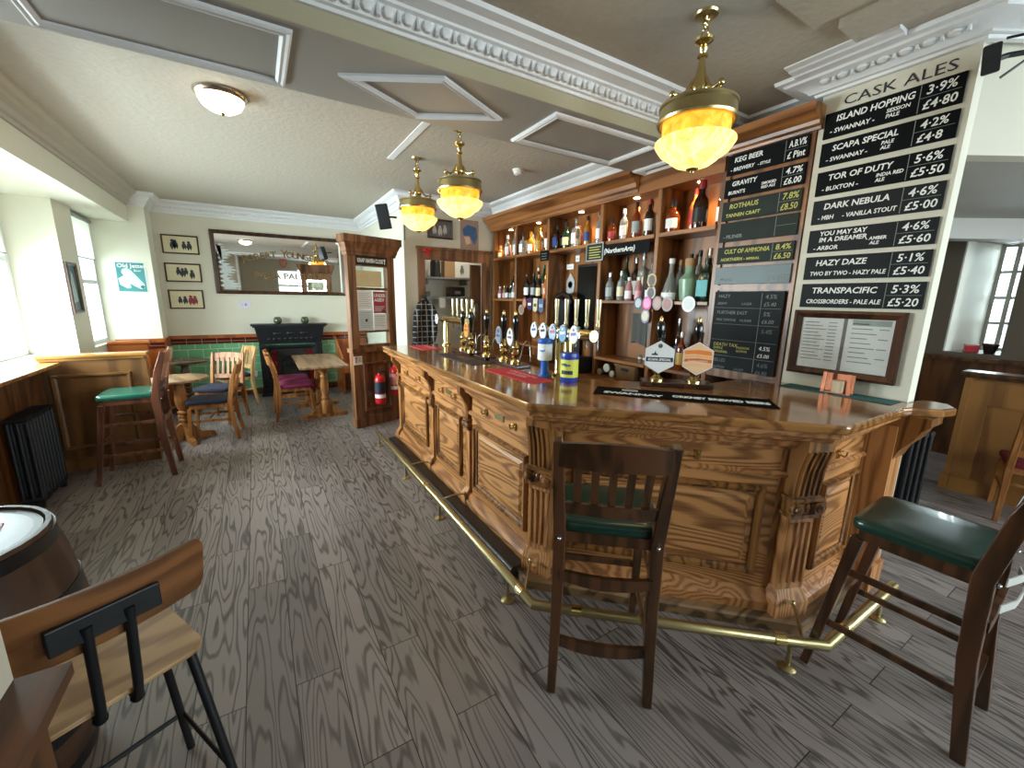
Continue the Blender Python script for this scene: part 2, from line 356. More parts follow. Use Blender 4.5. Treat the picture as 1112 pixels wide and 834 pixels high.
# ================================================================ ROOM SHELL
def S(mb, name, mat, label, cat, **k): return struct(mb.build(name, mat, **k), label, cat)
S(MB().box(-2.2, 8.2, -2.7, 8.2, -0.08, 0), 'floor', M_FLOOR, 'dark stained oak plank floor of the whole pub', 'floor')
S(MB().box(-2.2, 8.2, -2.7, 8.2, 2.92, 3.0), 'ceiling', M_CEIL, 'textured buff ceiling with warm light pools', 'ceiling')
S(MB().box(-1.16, 1.82, 8.0, 8.1, 0, 2.92), 'wall_far', M_WALL, 'cream wall behind the iron fireplace', 'wall')
S(MB().box(1.72, 1.82, 5.652, 8.0, 0, 2.92), 'wall_return', M_WALL, 'cream return wall beside the notice screen', 'wall')
S(MB().box(1.72, 1.97, 5.55, 5.65, 0, 2.92).box(1.97, 2.93, 5.55, 5.65, 2.15, 2.92).box(2.93, 3.4, 5.55, 5.65, 0, 2.92), 'wall_bar', M_WALL,
  'cream wall around the kitchen doorway', 'wall')
S(MB().box(3.3, 3.4, 1.4, 5.55, 0, 2.92).box(3.0, 3.1, 0.75, 1.4, 0, 2.92).box(3.1, 3.3, 1.36, 1.4, 0, 2.92), 'wall_right', M_WALL,
  'cream end wall that carries the cask ale boards', 'wall')
wl = MB()
wl.box(-2.1, -1.66, -2.7, 8.1, 0, 0.985); wl.box(-2.1, -1.66, -2.7, 3.4, 0.985, 2.54); wl.box(-2.1, -1.66, 6.2, 6.72, 0.985, 2.54)
wl.box(-2.1, -1.335, -2.7, 7.6, 2.54, 2.92); wl.box(-2.1, -1.16, 7.6, 8.1, 0, 2.92)
S(wl, 'wall_left', M_WALLW, 'pale window wall with deep reveals and a bulkhead above', 'wall')
wr = MB()   # street wall behind the camera with two window openings
wr.box(-2.1, 7.4, -2.7, -2.55, 0, 0.85).box(-2.1, 7.4, -2.7, -2.55, 2.6, 2.92).box(-2.1, 0.8, -2.7, -2.55, 0.85, 2.6).box(2.7, 3.7, -2.7, -2.55, 0.85, 2.6).box(6.1, 7.4, -2.7, -2.55, 0.85, 2.6)
S(wr, 'wall_rear', M_WALL, 'cream street wall behind the viewer', 'wall')
M_SNUG = plain('brown_snug_wall', '63584a', 0.6, var=0.06, scale=4)
M_SNUGC = plain('grey_snug_paint', 'a9a69e', 0.6, var=0.05, scale=4)
ws = MB().box(6.5, 7.3, -2.7, 1.0, 0, 2.92).box(6.5, 7.3, 1.43, 1.9, 0, 2.92).box(6.5, 7.3, 1.0, 1.43, 0, 1.13).box(6.5, 7.3, 1.0, 1.43, 2.3, 2.92)
S(ws, 'wall_snug', M_SNUG, 'brown wall with a deep window beyond the end of the bar', 'wall')
S(MB().box(3.4, 6.5, 1.75, 1.85, 0, 2.92), 'wall_snug.001', M_SNUG, 'brown side wall of the snug behind the back bar', 'wall')
S(MB().prism([(6.505, 1.428), (6.505, 1.415), (7.15, 1.285), (7.29, 1.285), (7.29, 1.428)], 1.131, 2.299), 'trim_1', M_WALLW, 'white splayed reveal of the snug window', 'window reveal')
S(MB().prism([(3.1, 0.75), (6.3, -1.2), (6.35, -1.12), (3.1, 0.86)], 2.36, 2.92), 'trim_2', M_WALL, 'cream bulkhead above the opening to the snug', 'bulkhead')
S(MB().prism([(3.1, 0.84), (6.35, -1.12), (6.5, -1.2), (6.5, 1.75), (3.1, 1.75)], 2.37, 2.43), 'ceiling.001', M_SNUGC, 'lower grey ceiling of the snug', 'ceiling')
S(MB().prism([(4.5, 1.75), (6.4, 0.5), (6.5, 0.66), (4.75, 1.75)], 2.2, 2.37), 'trim_3', M_SNUGC, 'grey beam under the snug ceiling', 'beam')
S(MB().box(6.42, 6.5, -2.5, 1.75, 0, 1.05).box(3.4, 6.42, 1.68, 1.75, 0, 1.05), 'trim_4', M_DKOAK, 'dark wood panelling below the snug window', 'panelling')
S(MB().box(6.38, 6.6, 0.7, 1.6, 1.05, 1.09), 'trim_5', M_DKOAK, 'dark wooden sill rail below the snug window', 'sill')
# ceiling beam
M_CORNL = plain('greyed_cornice_paint', 'b5b0a3', 0.6, var=0.05, scale=6)
S(MB().box(-1.335, 3.3, 2.12, 2.75, 2.70, 2.92), 'trim_6', M_SOFFIT, 'broad ceiling beam with grey panelled soffit', 'beam')
S(MB().box(-1.335, 3.3, 2.112, 2.12, 2.70, 2.92), 'trim_7', M_OLIVE, 'olive upright face of the ceiling beam', 'beam face')
CORN = [(0, 2.75), (0.018, 2.75), (0.024, 2.775), (0.045, 2.785), (0.055, 2.825), (0.085, 2.85), (0.095, 2.87), (0.125, 2.88), (0.15, 2.90), (0.155, 2.92), (0, 2.92)]
S(MB().sweep([(-1.335, -2.5), (-1.335, 7.6)], CORN), 'trim_8', M_CORNL, 'cream cornice above the window wall', 'cornice')
def eggs(mb, a, b, off, z, step=0.085, r=(0.026, 0.014, 0.03)):
    a, b = Vector(a), Vector(b); d = (b-a); L = d.length; d.normalize(); n = Vector((d.y, -d.x, 0)); k = int(L/step)
    for i in range(k):
        p = a+d*(i+0.5)*step+n*off
        rx = abs(d.x)*r[0]+abs(d.y)*r[1]; ry = abs(d.y)*r[0]+abs(d.x)*r[1]
        mb.ball((p.x, p.y, z), (rx, ry, r[2]), 8, 5)
        q = p+d*step*0.5; mb.tube([(q.x, q.y, z+r[2]*1.2), (q.x+n.x*0.008, q.y+n.y*0.008, z-r[2]*1.1)], [0.006, 0.011], 5)
cw = MB().sweep([(-1.335, 7.6), (-1.16, 7.6), (-1.16, 8.0), (1.72, 8.0), (1.72, 5.55), (3.05, 5.55), (3.05, 2.75)], CORN)
eggs(cw, (-1.1, 8, 0), (1.6, 8, 0), 0.06, 2.835, 0.06, (0.018, 0.012, 0.02)); eggs(cw, (1.72, 7.8, 0), (1.72, 5.6, 0), 0.06, 2.835, 0.07, (0.02, 0.012, 0.02)); eggs(cw, (1.75, 5.55, 0), (2.85, 5.55, 0), 0.06, 2.835, 0.06, (0.018, 0.012, 0.02))
S(cw, 'trim_9', M_TRIM, 'white enriched cornice around the far end of the pub', 'cornice', smooth=30)
COR2 = [(0, 2.772), (0.02, 2.772), (0.026, 2.785), (0.04, 2.79), (0.045, 2.80), (0.06, 2.845), (0.08, 2.85), (0.085, 2.86), (0.14, 2.875), (0.15, 2.89), (0.19, 2.90), (0.195, 2.92), (0, 2.92)]
cn = MB().sweep([(-1.335, 2.112), (3.3, 2.112), (3.3, 1.4)], COR2)
eggs(cn, (-1.2, 2.112, 0), (3.1, 2.112, 0), 0.055, 2.822, 0.088, (0.028, 0.02, 0.026)); 
ck = MB().sweep([(3.3, 1.4), (3.0, 1.4), (3.0, 0.75), (5.2, -0.6)], [(0, 2.822), (0.03, 2.822), (0.036, 2.835), (0.055, 2.838), (0.065, 2.85), (0.11, 2.878), (0.15, 2.884), (0.16, 2.895), (0.19, 2.90), (0.195, 2.92), (0, 2.92)])
eggs(ck, (3.0, 1.40, 0), (3.0, 0.70, 0), 0.10, 2.868, 0.088, (0.03, 0.028, 0.016)); eggs(ck, (3.05, 0.72, 0), (4.2, 0.01, 0), 0.10, 2.868, 0.1, (0.028, 0.028, 0.016))
S(ck, 'trim_25', M_TRIM, 'white egg and dart cornice above the cask ale boards', 'cornice', smooth=30)
S(cn, 'trim_10', M_TRIM, 'white egg and dart cornice along the near side of the beam', 'cornice', smooth=30)
S(MB().sweep([(3.0, 1.47), (3.0, 0.98)], [(0.196, 2.895), (0.22, 2.895), (0.23, 2.902), (0.28, 2.904), (0.29, 2.91), (0.335, 2.912), (0.335, 2.92), (0.196, 2.92)]), 'trim_11', M_TRIM, 'deep white upper cornice above the cask ale boards', 'cornice')
SOF = [(0, 0), (0, 0.012), (0.01, 0.02), (0.022, 0.014), (0.034, 0.02), (0.045, 0.010), (0.045, 0)]
def soffit(n, poly, label):
    S(MB().sweep(poly, SOF, lambda x, y, h: (x, y, 2.70-h), True), 'trim_%d' % n, M_TRIM, label, 'ceiling moulding')
soffit(12, [(-0.68, 2.17), (-0.68, 2.70), (0.235, 2.70), (0.235, 2.17)], 'white oblong moulding on the beam soffit beside the flush light')
soffit(13, [(0.45, 2.425), (0.93, 2.70), (1.39, 2.43), (0.905, 2.16)], 'white lozenge moulding on the beam soffit')
soffit(14, [(1.607, 2.175), (1.607, 2.69), (2.53, 2.69), (2.53, 2.175)], 'white oblong moulding on the beam soffit behind the nearest pendant')
soffit(15, [(2.83, 2.35), (2.83, 2.72), (2.995, 2.72), (2.995, 2.35)], 'small white moulding on the beam soffit against the shelving')
# flat strips left by old partitions on the ceilings
S(MB().box(1.20, 1.26, 3.0, 4.3, 2.912, 2.92), 'trim_16', M_TRIM, 'thin white strip on the ceiling beside the pendants', 'ceiling strip')
S(MB().prism([(2.05, 0.9), (2.38, 0.9), (2.38, 1.2), (2.05, 1.2)], 2.90, 2.92).prism([(2.44, 0.75), (2.64, 0.75), (2.64, 1.12), (2.44, 1.12)], 2.88, 2.92), 'trim_17', M_CEIL, 'boxed out ceiling patches before the cask ale wall', 'ceiling boxing')

# window 1 (sash) and window 2 (with blinds)
fr = MB()
X0 = -2.06
for y in (3.42, 4.33, 5.24, 6.15): fr.box(X0-0.03, X0+0.03, y-0.035, y+0.035, 1.0, 2.54)
for z in (1.02, 1.28, 1.93, 2.50): fr.box(X0-0.028, X0+0.027, 3.4, 6.2, z-0.03, z+0.03)
for y in (3.87, 4.78, 5.70): fr.box(X0-0.012, X0+0.012, y-0.01, y+0.01, 1.3, 1.93)
for z in (1.72,): fr.box(X0-0.011, X0+0.0105, 3.4, 6.2, z-0.01, z+0.01)
M_SASH = plain('white_sash_paint', 'd9dcdd', 0.4, var=0.03)
wn = S(fr, 'window_1', M_SASH, 'tall white sash window above the long ledge', 'window')
MB().box(X0-0.004, X0+0.004, 3.4, 6.2, 1.0, 2.54).build('pane', M_GLASS, wn)
M_BLIND = plain('white_roller_blind', 'e3e4dc', 0.8, var=0.03, scale=30)
nt_ = M_BLIND.node_tree; tb = nt_.nodes.new('ShaderNodeBsdfTranslucent'); tb.inputs[0].default_value = hexc('eeeee6'); mb_ = nt_.nodes.new('ShaderNodeMixShader'); mb_.inputs[0].default_value = 0.6
nt_.links.new(nt_.nodes['Principled BSDF'].outputs[0], mb_.inputs[1]); nt_.links.new(tb.outputs[0], mb_.inputs[2]); nt_.links.new(mb_.outputs[0], nt_.nodes['Material Output'].inputs[0])
for i, (y0, y1) in enumerate(((4.35, 5.22), (5.27, 6.13))):
    t = tag(MB().box(-2.025, -2.02, y0, y1, 1.98, 2.5).build('roller_blind', M_BLIND), ['white roller blind on the sash window, half down', 'white roller blind on the sash window, next to the picture pier'][i], 'blind')
    MB().tube([(-2.02, y0, 2.5), (-2.02, y1, 2.5)], 0.022, 10).build('roller', M_BLIND, t); MB().tube([(-2.022, y0, 1.98), (-2.022, y1, 1.98)], 0.008, 8).build('bottom_bar', M_STEEL, t)
f2 = MB(); X1 = -1.76
for y in (6.75, 7.57): f2.box(X1-0.03, X1+0.03, y-0.03, y+0.03, 0.985, 2.54)
for z in (1.01, 1.75, 2.51): f2.box(X1-0.028, X1+0.027, 6.72, 7.6, z-0.025, z+0.025)
wn2 = S(f2, 'window_2', M_SASH, 'narrow white window between the picture and the dog poster', 'window')
MB().box(X1-0.004, X1+0.004, 6.72, 7.6, 0.985, 2.54).build('pane', M_GLASS, wn2)
t = tag(MB().box(-1.722, -1.717, 6.77, 7.55, 2.03, 2.49).build('roller_blind', M_BLIND), 'white roller blind on the narrow far window, one third down', 'blind')
MB().tube([(-1.71, 6.77, 2.5), (-1.71, 7.55, 2.5)], 0.025, 10).build('roller', M_STEEL, t); MB().tube([(-1.72, 6.77, 2.03), (-1.72, 7.55, 2.03)], 0.009, 8).build('bottom_bar', M_STEEL, t)
f3 = MB()
for y in (1.02, 1.15, 1.27): f3.box(7.17, 7.23, y-0.02, y+0.02, 1.13, 2.3)
for z in (1.15, 1.44, 1.72, 2.0, 2.28): f3.box(7.172, 7.227, 1.0, 1.284, z-0.015, z+0.015)
wn3 = S(f3, 'window_3', M_SASH, 'small paned window in the deep reveal of the snug', 'window')
MB().box(7.196, 7.204, 1.0, 1.284, 1.13, 2.3).build('pane', M_GLASS, wn3)
f4 = MB()
for a, b in ((0.8, 2.7), (3.7, 6.1)):
    n = 2
    for i in range(n+1): x = a+(b-a)*i/n; f4.box(x-0.04, x+0.04, -2.66, -2.6, 0.85, 2.6)
    for z in (0.88, 2.0, 2.57): f4.box(a, b, -2.657, -2.603, z-0.03, z+0.03)
wn4 = S(f4, 'window_4', M_SASH, 'street windows behind the viewer seen in the far mirror', 'window')
MB().box(0.8, 2.7, -2.634, -2.626, 0.85, 2.6).box(3.7, 6.1, -2.634, -2.626, 0.85, 2.6).build('pane', M_GLASS, wn4)
# tiles and rails on the far wall, dado on the pillar
S(MB().box(-1.16, 1.72, 7.985, 8.0, 0.1, 0.86), 'trim_18', M_GREENT, 'green glazed tiles on the far wall', 'wall tiles')
S(MB().box(-1.16, 1.72, 7.983, 8.0, 0.86, 0.95), 'trim_19', M_REDT, 'row of oxblood tiles above the green tiles', 'wall tiles')
S(MB().box(-1.16, 1.72, 7.96, 8.0, 0.95, 0.985).box(-1.16, 1.72, 7.95, 8.0, 0.985, 1.0), 'trim_20', M_ORANGE, 'wooden dado rail above the oxblood tiles', 'dado rail')
S(MB().box(-1.16, 1.72, 7.97, 8.0, 0, 0.1), 'baseboard_far', M_DKOAK, 'dark skirting below the green tiles', 'skirting')
S(MB().box(-1.66, -1.14, 7.575, 7.6, 0, 0.95).box(-1.66, -1.13, 7.55, 7.6, 0.95, 1.0).box(-1.16, -1.135, 7.6, 8.0, 0, 1.0), 'trim_21', M_ORANGE, 'wooden dado below the poster pillar', 'dado')
S(MB().box(-1.655, -1.15, 7.568, 7.575, 0.86, 0.94), 'trim_22', M_REDT, 'oxblood tiles below the poster pillar', 'wall tiles')
# stub wall at the viewer's side with its wooden dado
S(MB().box(-0.8, -0.375, -2.55, 0.86, 0, 2.92), 'wall_near', M_WALL, 'cream stub wall beside the plywood stool', 'wall')
S(MB().box(-0.81, -0.36, -2.5, 0.875, 0, 0.955), 'trim_23', M_DKOAK, 'dark panelling on the near stub wall', 'panelling')
S(MB().sweep([(-0.36, -2.5), (-0.36, 0.875), (-0.81, 0.875)], [(-0.02, 0.955), (0.015, 0.955), (0.02, 0.975), (0.035, 0.985), (0.037, 1.0), (0.048, 1.005), (0.048, 1.028), (-0.02, 1.028)][::1]) if False else
  MB().sweep([(-0.36, -2.5), (-0.36, 0.86)], [(-0.02, 0.955), (0.015, 0.955), (0.022, 0.978), (0.036, 0.986), (0.038, 1.0), (0.05, 1.006), (0.05, 1.028), (-0.02, 1.028)]),
  'trim_24', wood('dado_rail_wood', '6b3f22', '40230f', 'Y', 0.3, K=20, across=8), 'moulded wooden dado rail on the near stub wall', 'dado rail')

S(MB().box(-1.66, -1.645, 1.0, 5.15, 0, 0.985), 'trim_26', M_DKOAK, 'dark panelling added below the ledge in place of its deep shadow', 'panelling')  # dark panel added where the wall under the ledge lies in shadow

# ================================================================ BAR COUNTER
def offset_path(path, o):
    out = []; n = len(path); nor = []
    for a, b in zip(path, path[1:]):
        dx, dy = b[0]-a[0], b[1]-a[1]; L = math.hypot(dx, dy); nor.append((dy/L, -dx/L))
    for i in range(n):
        n1, n2 = nor[max(i-1, 0)], nor[min(i, n-2)]; k = 1+n1[0]*n2[0]+n1[1]*n2[1]
        out.append((path[i][0]+(n1[0]+n2[0])/k*o, path[i][1]+(n1[1]+n2[1])/k*o))
    return out
BL = Vector((1.29, 1.77, 0))
bar = thing('bar_counter', 'long panelled oak bar counter with polished top and canted corner', 'bar counter', BL)
FP = [(1.86, 4.5), (1.29, 4.5), (1.29, 1.77), (2.22, 0.86), (2.99, 0.86)]
MT = Matrix.Translation(-BL)
MB().sweep(FP, [(-0.3, 0), (0, 0), (0, 1.055), (-0.3, 1.055)]).build('carcass', M_OAK, bar, M=MT)
MB().sweep(FP, [(0, 0), (0.055, 0), (0.055, 0.11), (0.04, 0.125), (0.03, 0.15), (0.012, 0.165), (0, 0.165)]).build('plinth', M_OAKH, bar, M=MT)
MB().sweep(FP, [(0, 0.925), (0.018, 0.925), (0.024, 0.945), (0.05, 0.955), (0.062, 0.985), (0.095, 1.0), (0.105, 1.02), (0.13, 1.03), (0.13, 1.055), (0, 1.055)]).build('counter_moulding', M_OAKH, bar, M=MT, smooth=25)
MB().sweep(FP, [(0, 0.785), (0.02, 0.785), (0.026, 0.8), (0.012, 0.815), (0, 0.815)]).build('frieze_moulding', M_OAKH, bar, M=MT)
KS = [(0.055, 0), (0.15, 0), (0.15, 0.06), (0.138, 0.075), (0.055, 0.075)]
MB().sweep([FP[1], (1.29, 1.84)], KS).build('kick_step', M_RUBBER, bar, M=MT)
MB().sweep([(1.29, 1.838)]+FP[2:], [(0.055, 0), (0.11, 0), (0.11, 0.05), (0.10, 0.06), (0.055, 0.06)]).build('kick_board', wood('worn_kick_board', '8a6a48', '4c3724', 'X', 0.45, K=30, across=8), bar, M=MT)
op = offset_path([(1.29, 4.56), (1.29, 1.77), (2.22, 0.86), (2.8, 0.86)], 0.155)
top = op+[(2.86, 0.69), (2.95, 0.595), (3.07, 0.57), (3.16, 0.62), (3.18, 0.70), (3.16, 0.745), (2.995, 0.745), (2.995, 1.60), (2.37, 1.60), (1.86, 2.11), (1.86, 4.56)]
MB().prism(top, 1.055, 1.10).build('counter_top', M_TOP, bar, M=MT, bevel=0.012)
FACES = {'A': ((1.29, 4.5), -PI/2), 'B': ((1.29, 1.77), math.atan2(-0.91, 0.93)), 'C': ((2.22, 0.86), 0.0)}
def onface(o, f, x, z=0):
    (ox, oy), rz = FACES[f]
    o.location = Vector((ox+math.cos(rz)*x, oy+math.sin(rz)*x, z))-BL; o.rotation_euler = (0, 0, rz); return o
PM = [(0, 0), (0, 0.014), (0.008, 0.026), (0.02, 0.026), (0.026, 0.014), (0.04, 0.008), (0.04, 0)]
def bay(f, x0, x1):
    w = x1-x0
    p = onface(MB().slab([(0, 0.165), (w, 0.165), (w, 0.785), (0, 0.785)], -0.008, 0).build('front_panel', M_OAKX, bar), f, x0)
    m = MB(); m.frame(0.05, w-0.05, 0.24, 0.73, [(a, b+0.008) for a, b in PM]); m.build('panel_moulding', M_CARVE, p)
    m = MB(); q = 0.115; m.hexa([(q, -0.008, 0.305), (w-q, -0.008, 0.305), (w-q, -0.008, 0.665), (q, -0.008, 0.665)], [(q+0.02, -0.02, 0.325), (w-q-0.02, -0.02, 0.325), (w-q-0.02, -0.02, 0.645), (q+0.02, -0.02, 0.645)]); m.build('raised_field', M_OAKX, p)
    onface(MB().slab([(0, 0.815), (w, 0.815), (w, 0.925), (0, 0.925)], -0.006, 0).build('frieze_board', M_OAKX, bar), f, x0)
bay('A', 0.10, 0.99); bay('A', 1.11, 1.74); bay('A', 1.86, 2.66); bay('B', 0.12, 1.18); bay('C', 0.10, 0.62)
def pilaster(w, shaft_d=0.03):
    p = MB().box(-w/2, w/2, -shaft_d, 0, 0.19, 0.60)
    for k in range(4):
        x = -w/2+w*(k+0.5)/4; p.tube([(x, -shaft_d, 0.24), (x, -shaft_d, 0.57)], w/11, 6)
    s = p.build('pilaster', M_OAK, bar)
    b = MB().box(-w/2-0.022, w/2+0.022, -shaft_d-0.03, 0, 0, 0.14); b.hexa([(-w/2-0.022, -shaft_d-0.03, 0.14), (w/2+0.022, -shaft_d-0.03, 0.14), (w/2+0.022, 0, 0.14), (-w/2-0.022, 0, 0.14)], [(-w/2, -shaft_d, 0.20), (w/2, -shaft_d, 0.20), (w/2, 0, 0.20), (-w/2, 0, 0.20)])
    b.build('pedestal', M_OAK, s)
    c = MB().box(-w/2-0.012, w/2+0.012, -shaft_d-0.022, 0, 0.60, 0.62).box(-w/2-0.006, w/2+0.006, -shaft_d-0.016, 0, 0.62, 0.69).box(-w/2-0.016, w/2+0.016, -shaft_d-0.03, 0, 0.69, 0.705)
    for sx in (-1, 1):
        c.lathe([(0.034, -shaft_d-0.035), (0.034, -shaft_d-0.012)], (sx*w*0.42, 0, 0.655), 14, 'y'); c.lathe([(0.0, -shaft_d-0.05), (0.02, -shaft_d-0.044), (0.022, -shaft_d-0.035)], (sx*w*0.42, 0, 0.655), 12, 'y')
    for k in range(3): c.ball(((k-1)*w*0.2, -shaft_d-0.02, 0.655), (0.014, 0.012, 0.024), 8, 5)
    c.build('carved_capital', M_CARVE, s)
    k_ = MB(); d0, d1 = -shaft_d-0.006, -shaft_d-0.045
    k_.side([(0, 0.705), (d0, 0.705), (d0-0.003, 0.76), (d0-0.01, 0.84), (d0-0.024, 0.90), (d1, 0.955), (d1, 1.0), (0, 1.0)], -w/2, w/2)
    for k in range(5):
        x = -w/2+w*(k+0.5)/5; k_.tube([(x, d0-0.002, 0.715), (x, d0-0.005, 0.76), (x, d0-0.012, 0.84), (x, d0-0.026, 0.90), (x, d1-0.002, 0.95)], w/14, 6)
    k_.build('fluted_console', M_CARVE, s)
    return s
def slim(f, x):
    p = MB().box(-0.03, 0.03, -0.02, 0, 0.16, 0.66); s = onface(p.build('pilaster', M_OAK, bar), f, x)
    c = MB().box(-0.036, 0.036, -0.03, 0, 0.66, 0.675).box(-0.042, 0.042, -0.036, 0, 0.735, 0.75).ball((0, -0.026, 0.705), (0.034, 0.022, 0.03), 10, 6)
    for sx in (-1, 1): c.lathe([(0, -0.05), (0.022, -0.044), (0.022, -0.01)], (sx*0.03, 0, 0.705), 12, 'y')
    c.build('carved_capital', M_CARVE, s)
    MB().side([(0, 0.75), (-0.028, 0.75), (-0.026, 0.80), (-0.034, 0.85), (-0.06, 0.90), (-0.09, 0.95), (-0.09, 1.0), (0, 1.0)], -0.024, 0.024).build('fluted_console', M_CARVE, s)
    MB().box(-0.04, 0.04, -0.06, 0, 0, 0.15).hexa([(-0.04, -0.06, 0.15), (0.04, -0.06, 0.15), (0.04, 0, 0.15), (-0.04, 0, 0.15)], [(-0.03, -0.02, 0.2), (0.03, -0.02, 0.2), (0.03, 0, 0.2), (-0.03, 0, 0.2)]).build('pedestal', M_OAK, s)
for x in (0.05, 1.05, 1.80): slim('A', x)
s = pilaster(0.14, 0.055); s.location = Vector((1.29+0.03, 1.77+0.012, 0))-BL; s.rotation_euler = (0, 0, R(-67))
s = pilaster(0.14, 0.055); s.location = Vector((2.22-0.010, 0.86+0.03, 0))-BL; s.rotation_euler = (0, 0, R(-22))
e = MB().box(0.64, 0.79, -0.13, 0, 0, 0.985); e.box(0.625, 0.795, -0.15, 0, 0, 0.16); onface(e.build('end_post', M_OAK, bar), 'C', 0)
k_ = MB().side([(-0.13, 0.80), (-0.15, 0.86), (-0.20, 0.93), (-0.22, 0.98), (-0.25, 1.01), (-0.25, 1.055), (0, 1.055), (0, 0.8)], 0.65, 0.83)
onface(k_.build('scroll_bracket', M_CARVE, bar, smooth=30), 'C', 0)
def plaque(f, x):
    onface(MB().box(-0.055, 0.055, -0.013, -0.006, 0.85, 0.89).build('brass_plate', M_OLDBRASS, bar), f, x)
def hook(f, x):
    m = MB().box(-0.014, 0.014, -0.014, -0.006, 0.835, 0.885); m.tube([(0, -0.012, 0.86), (0, -0.035, 0.85), (0, -0.045, 0.862), (0, -0.046, 0.88)], 0.005, 8); m.tube([(0, -0.012, 0.872), (0, -0.03, 0.88)], 0.004, 8)
    onface(m.build('bag_hook', M_BRASS, bar), f, x)
for f, x in (('A', 0.35), ('A', 0.72), ('A', 1.30), ('A', 1.56), ('A', 2.08), ('A', 2.45), ('B', 0.46), ('B', 0.80), ('C', 0.3)): hook(f, x)
for f, x in (('A', 1.42), ('A', 2.26), ('B', 0.68)): plaque(f, x)

# foot rail
RL = Vector((1.04, 1.46, 0)); rail = thing('foot_rail', 'brass foot rail on short posts around the foot of the bar', 'foot rail', RL); MR = Matrix.Translation(-RL)
MB().tube([(1.04, 4.55, 0.14), (1.04, 1.46, 0.14), (2.02, 0.60, 0.14), (2.80, 0.60, 0.14)], 0.025, 14).build('rail_tube', M_OLDBRASS, rail, M=MR, smooth=True)
for (p, q) in (((1.04, 1.60), (1.04, 1.55)), ((1.18, 1.337), (1.215, 1.306)), ((1.86, 0.74), (1.895, 0.71)), ((2.15, 0.6), (2.2, 0.6)), ((1.04, 3.0), (1.04, 2.95))): MB().tube([(p[0], p[1], 0.14), (q[0], q[1], 0.14)], 0.0275, 14).build('joint_collar', M_BRASS, rail, M=MR, smooth=True)
for x, y in ((1.035, 4.48), (1.035, 3.52), (1.035, 2.70), (1.035, 1.70), (1.91, 0.69), (2.65, 0.60)):
    po = MB().lathe([(0.009, 0.02), (0.012, 0.05), (0.009, 0.075), (0.012, 0.118)], (0, 0, 0), 12).build('rail_post', M_OLDBRASS, rail, smooth=True, loc=Vector((x, y, 0))-RL)
    MB().lathe([(0.036, 0), (0.036, 0.006), (0.026, 0.014), (0.012, 0.022)], (0, 0, 0), 16).build('floor_flange', M_OLDBRASS, po, smooth=True)
for a, b in (((1.04, 3.45), (1.235, 3.40)), ((1.04, 2.70), (1.235, 2.68)), ((1.06, 1.56), (1.21, 1.74)), ((1.95, 0.665), (2.15, 0.80))):
    MB().tube([(a[0], a[1], 0.15), ((a[0]+b[0])/2, (a[1]+b[1])/2, 0.165), (b[0], b[1], 0.16)], 0.007, 8).ball((b[0], b[1], 0.16), 0.014).build('wall_bracket', M_OLDBRASS, rail, M=MR, smooth=True)

# ================================================================ BACK BAR
BB = Vector((3.0, 3.7, 0)); bb = thing('back_bar_shelving', 'tall mahogany back bar shelving with cornice and downlit bays', 'shelving', BB); MK = Matrix.Translation(-BB)
def bbp(mb, name, mat, **k): return mb.build(name, mat, bb, M=MK, **k)
bbp(MB().box(3.27, 3.298, 1.97, 5.48, 0, 2.68), 'back_panel', M_BACK)
DIV = [5.46, 4.85, 4.14, 3.25, 2.55, 1.98]
for i, y in enumerate(DIV): bbp(MB().box(3.0, 3.27, y-0.02, y+0.02, 0.86, 2.60), 'upright', M_BACK, bevel=0.004)
TOPZ, LOWZ, BASEZ = 2.19, 1.625, 1.05
for i in range(5):
    y1, y0 = DIV[i]-0.02, DIV[i+1]+0.02
    bbp(MB().box(2.985, 3.27, y0, y1, TOPZ-0.035, TOPZ), 'shelf', M_BACKH, bevel=0.004)
    if i != 2: bbp(MB().box(2.985, 3.27, y0, y1, LOWZ-0.03, LOWZ), 'shelf', M_BACKH, bevel=0.004); bbp(MB().box(2.985, 3.27, y0, y1, BASEZ-0.03, BASEZ), 'shelf', M_BACKH, bevel=0.004)
bbp(MB().box(2.75, 3.27, 1.97, 5.48, 0.80, 0.86), 'worktop', M_BACKH, bevel=0.005)
bbp(MB().box(2.82, 3.27, 1.97, 5.48, 0.0, 0.80), 'base_cupboard', M_BACK)
bbp(MB().box(2.99, 3.27, 1.97, 5.48, 2.56, 2.60), 'bay_soffit', M_BACKH)
bbp(MB().box(2.975, 3.0, 1.97, 5.48, 2.545, 2.69), 'fascia', M_BACKH)
bbp(MB().sweep([(3.0, 5.50), (3.0, 2.77)], [(0.0, 2.56), (0.035, 2.56), (0.04, 2.585), (0.06, 2.60), (0.07, 2.635), (0.12, 2.67), (0.13, 2.685), (0.15, 2.69), (0.15, 2.735), (0, 2.735)]), 'cornice', M_BACKH, smooth=25)
for y in (5.15, 4.48, 3.68, 2.90, 2.24):
    d = bbp(MB().lathe([(0.036, 2.553), (0.036, 2.562)], (3.10, y, 0), 16), 'downlight', M_CHROME); bbp(MB().lathe([(0.028, 2.549), (0.028, 2.554)], (3.10, y, 0), 16), 'lamp_glow', M_BULB).parent = d
    l = bpy.data.lights.new('downlight_beam', 'SPOT'); l.energy = 17; l.color = (1, 0.72, 0.42); l.spot_size = R(130); l.spot_blend = 0.7; l.shadow_soft_size = 0.03
    o = bpy.data.objects.new('downlight_beam', l); C.objects.link(o); o.location = (3.10, y, 2.54)
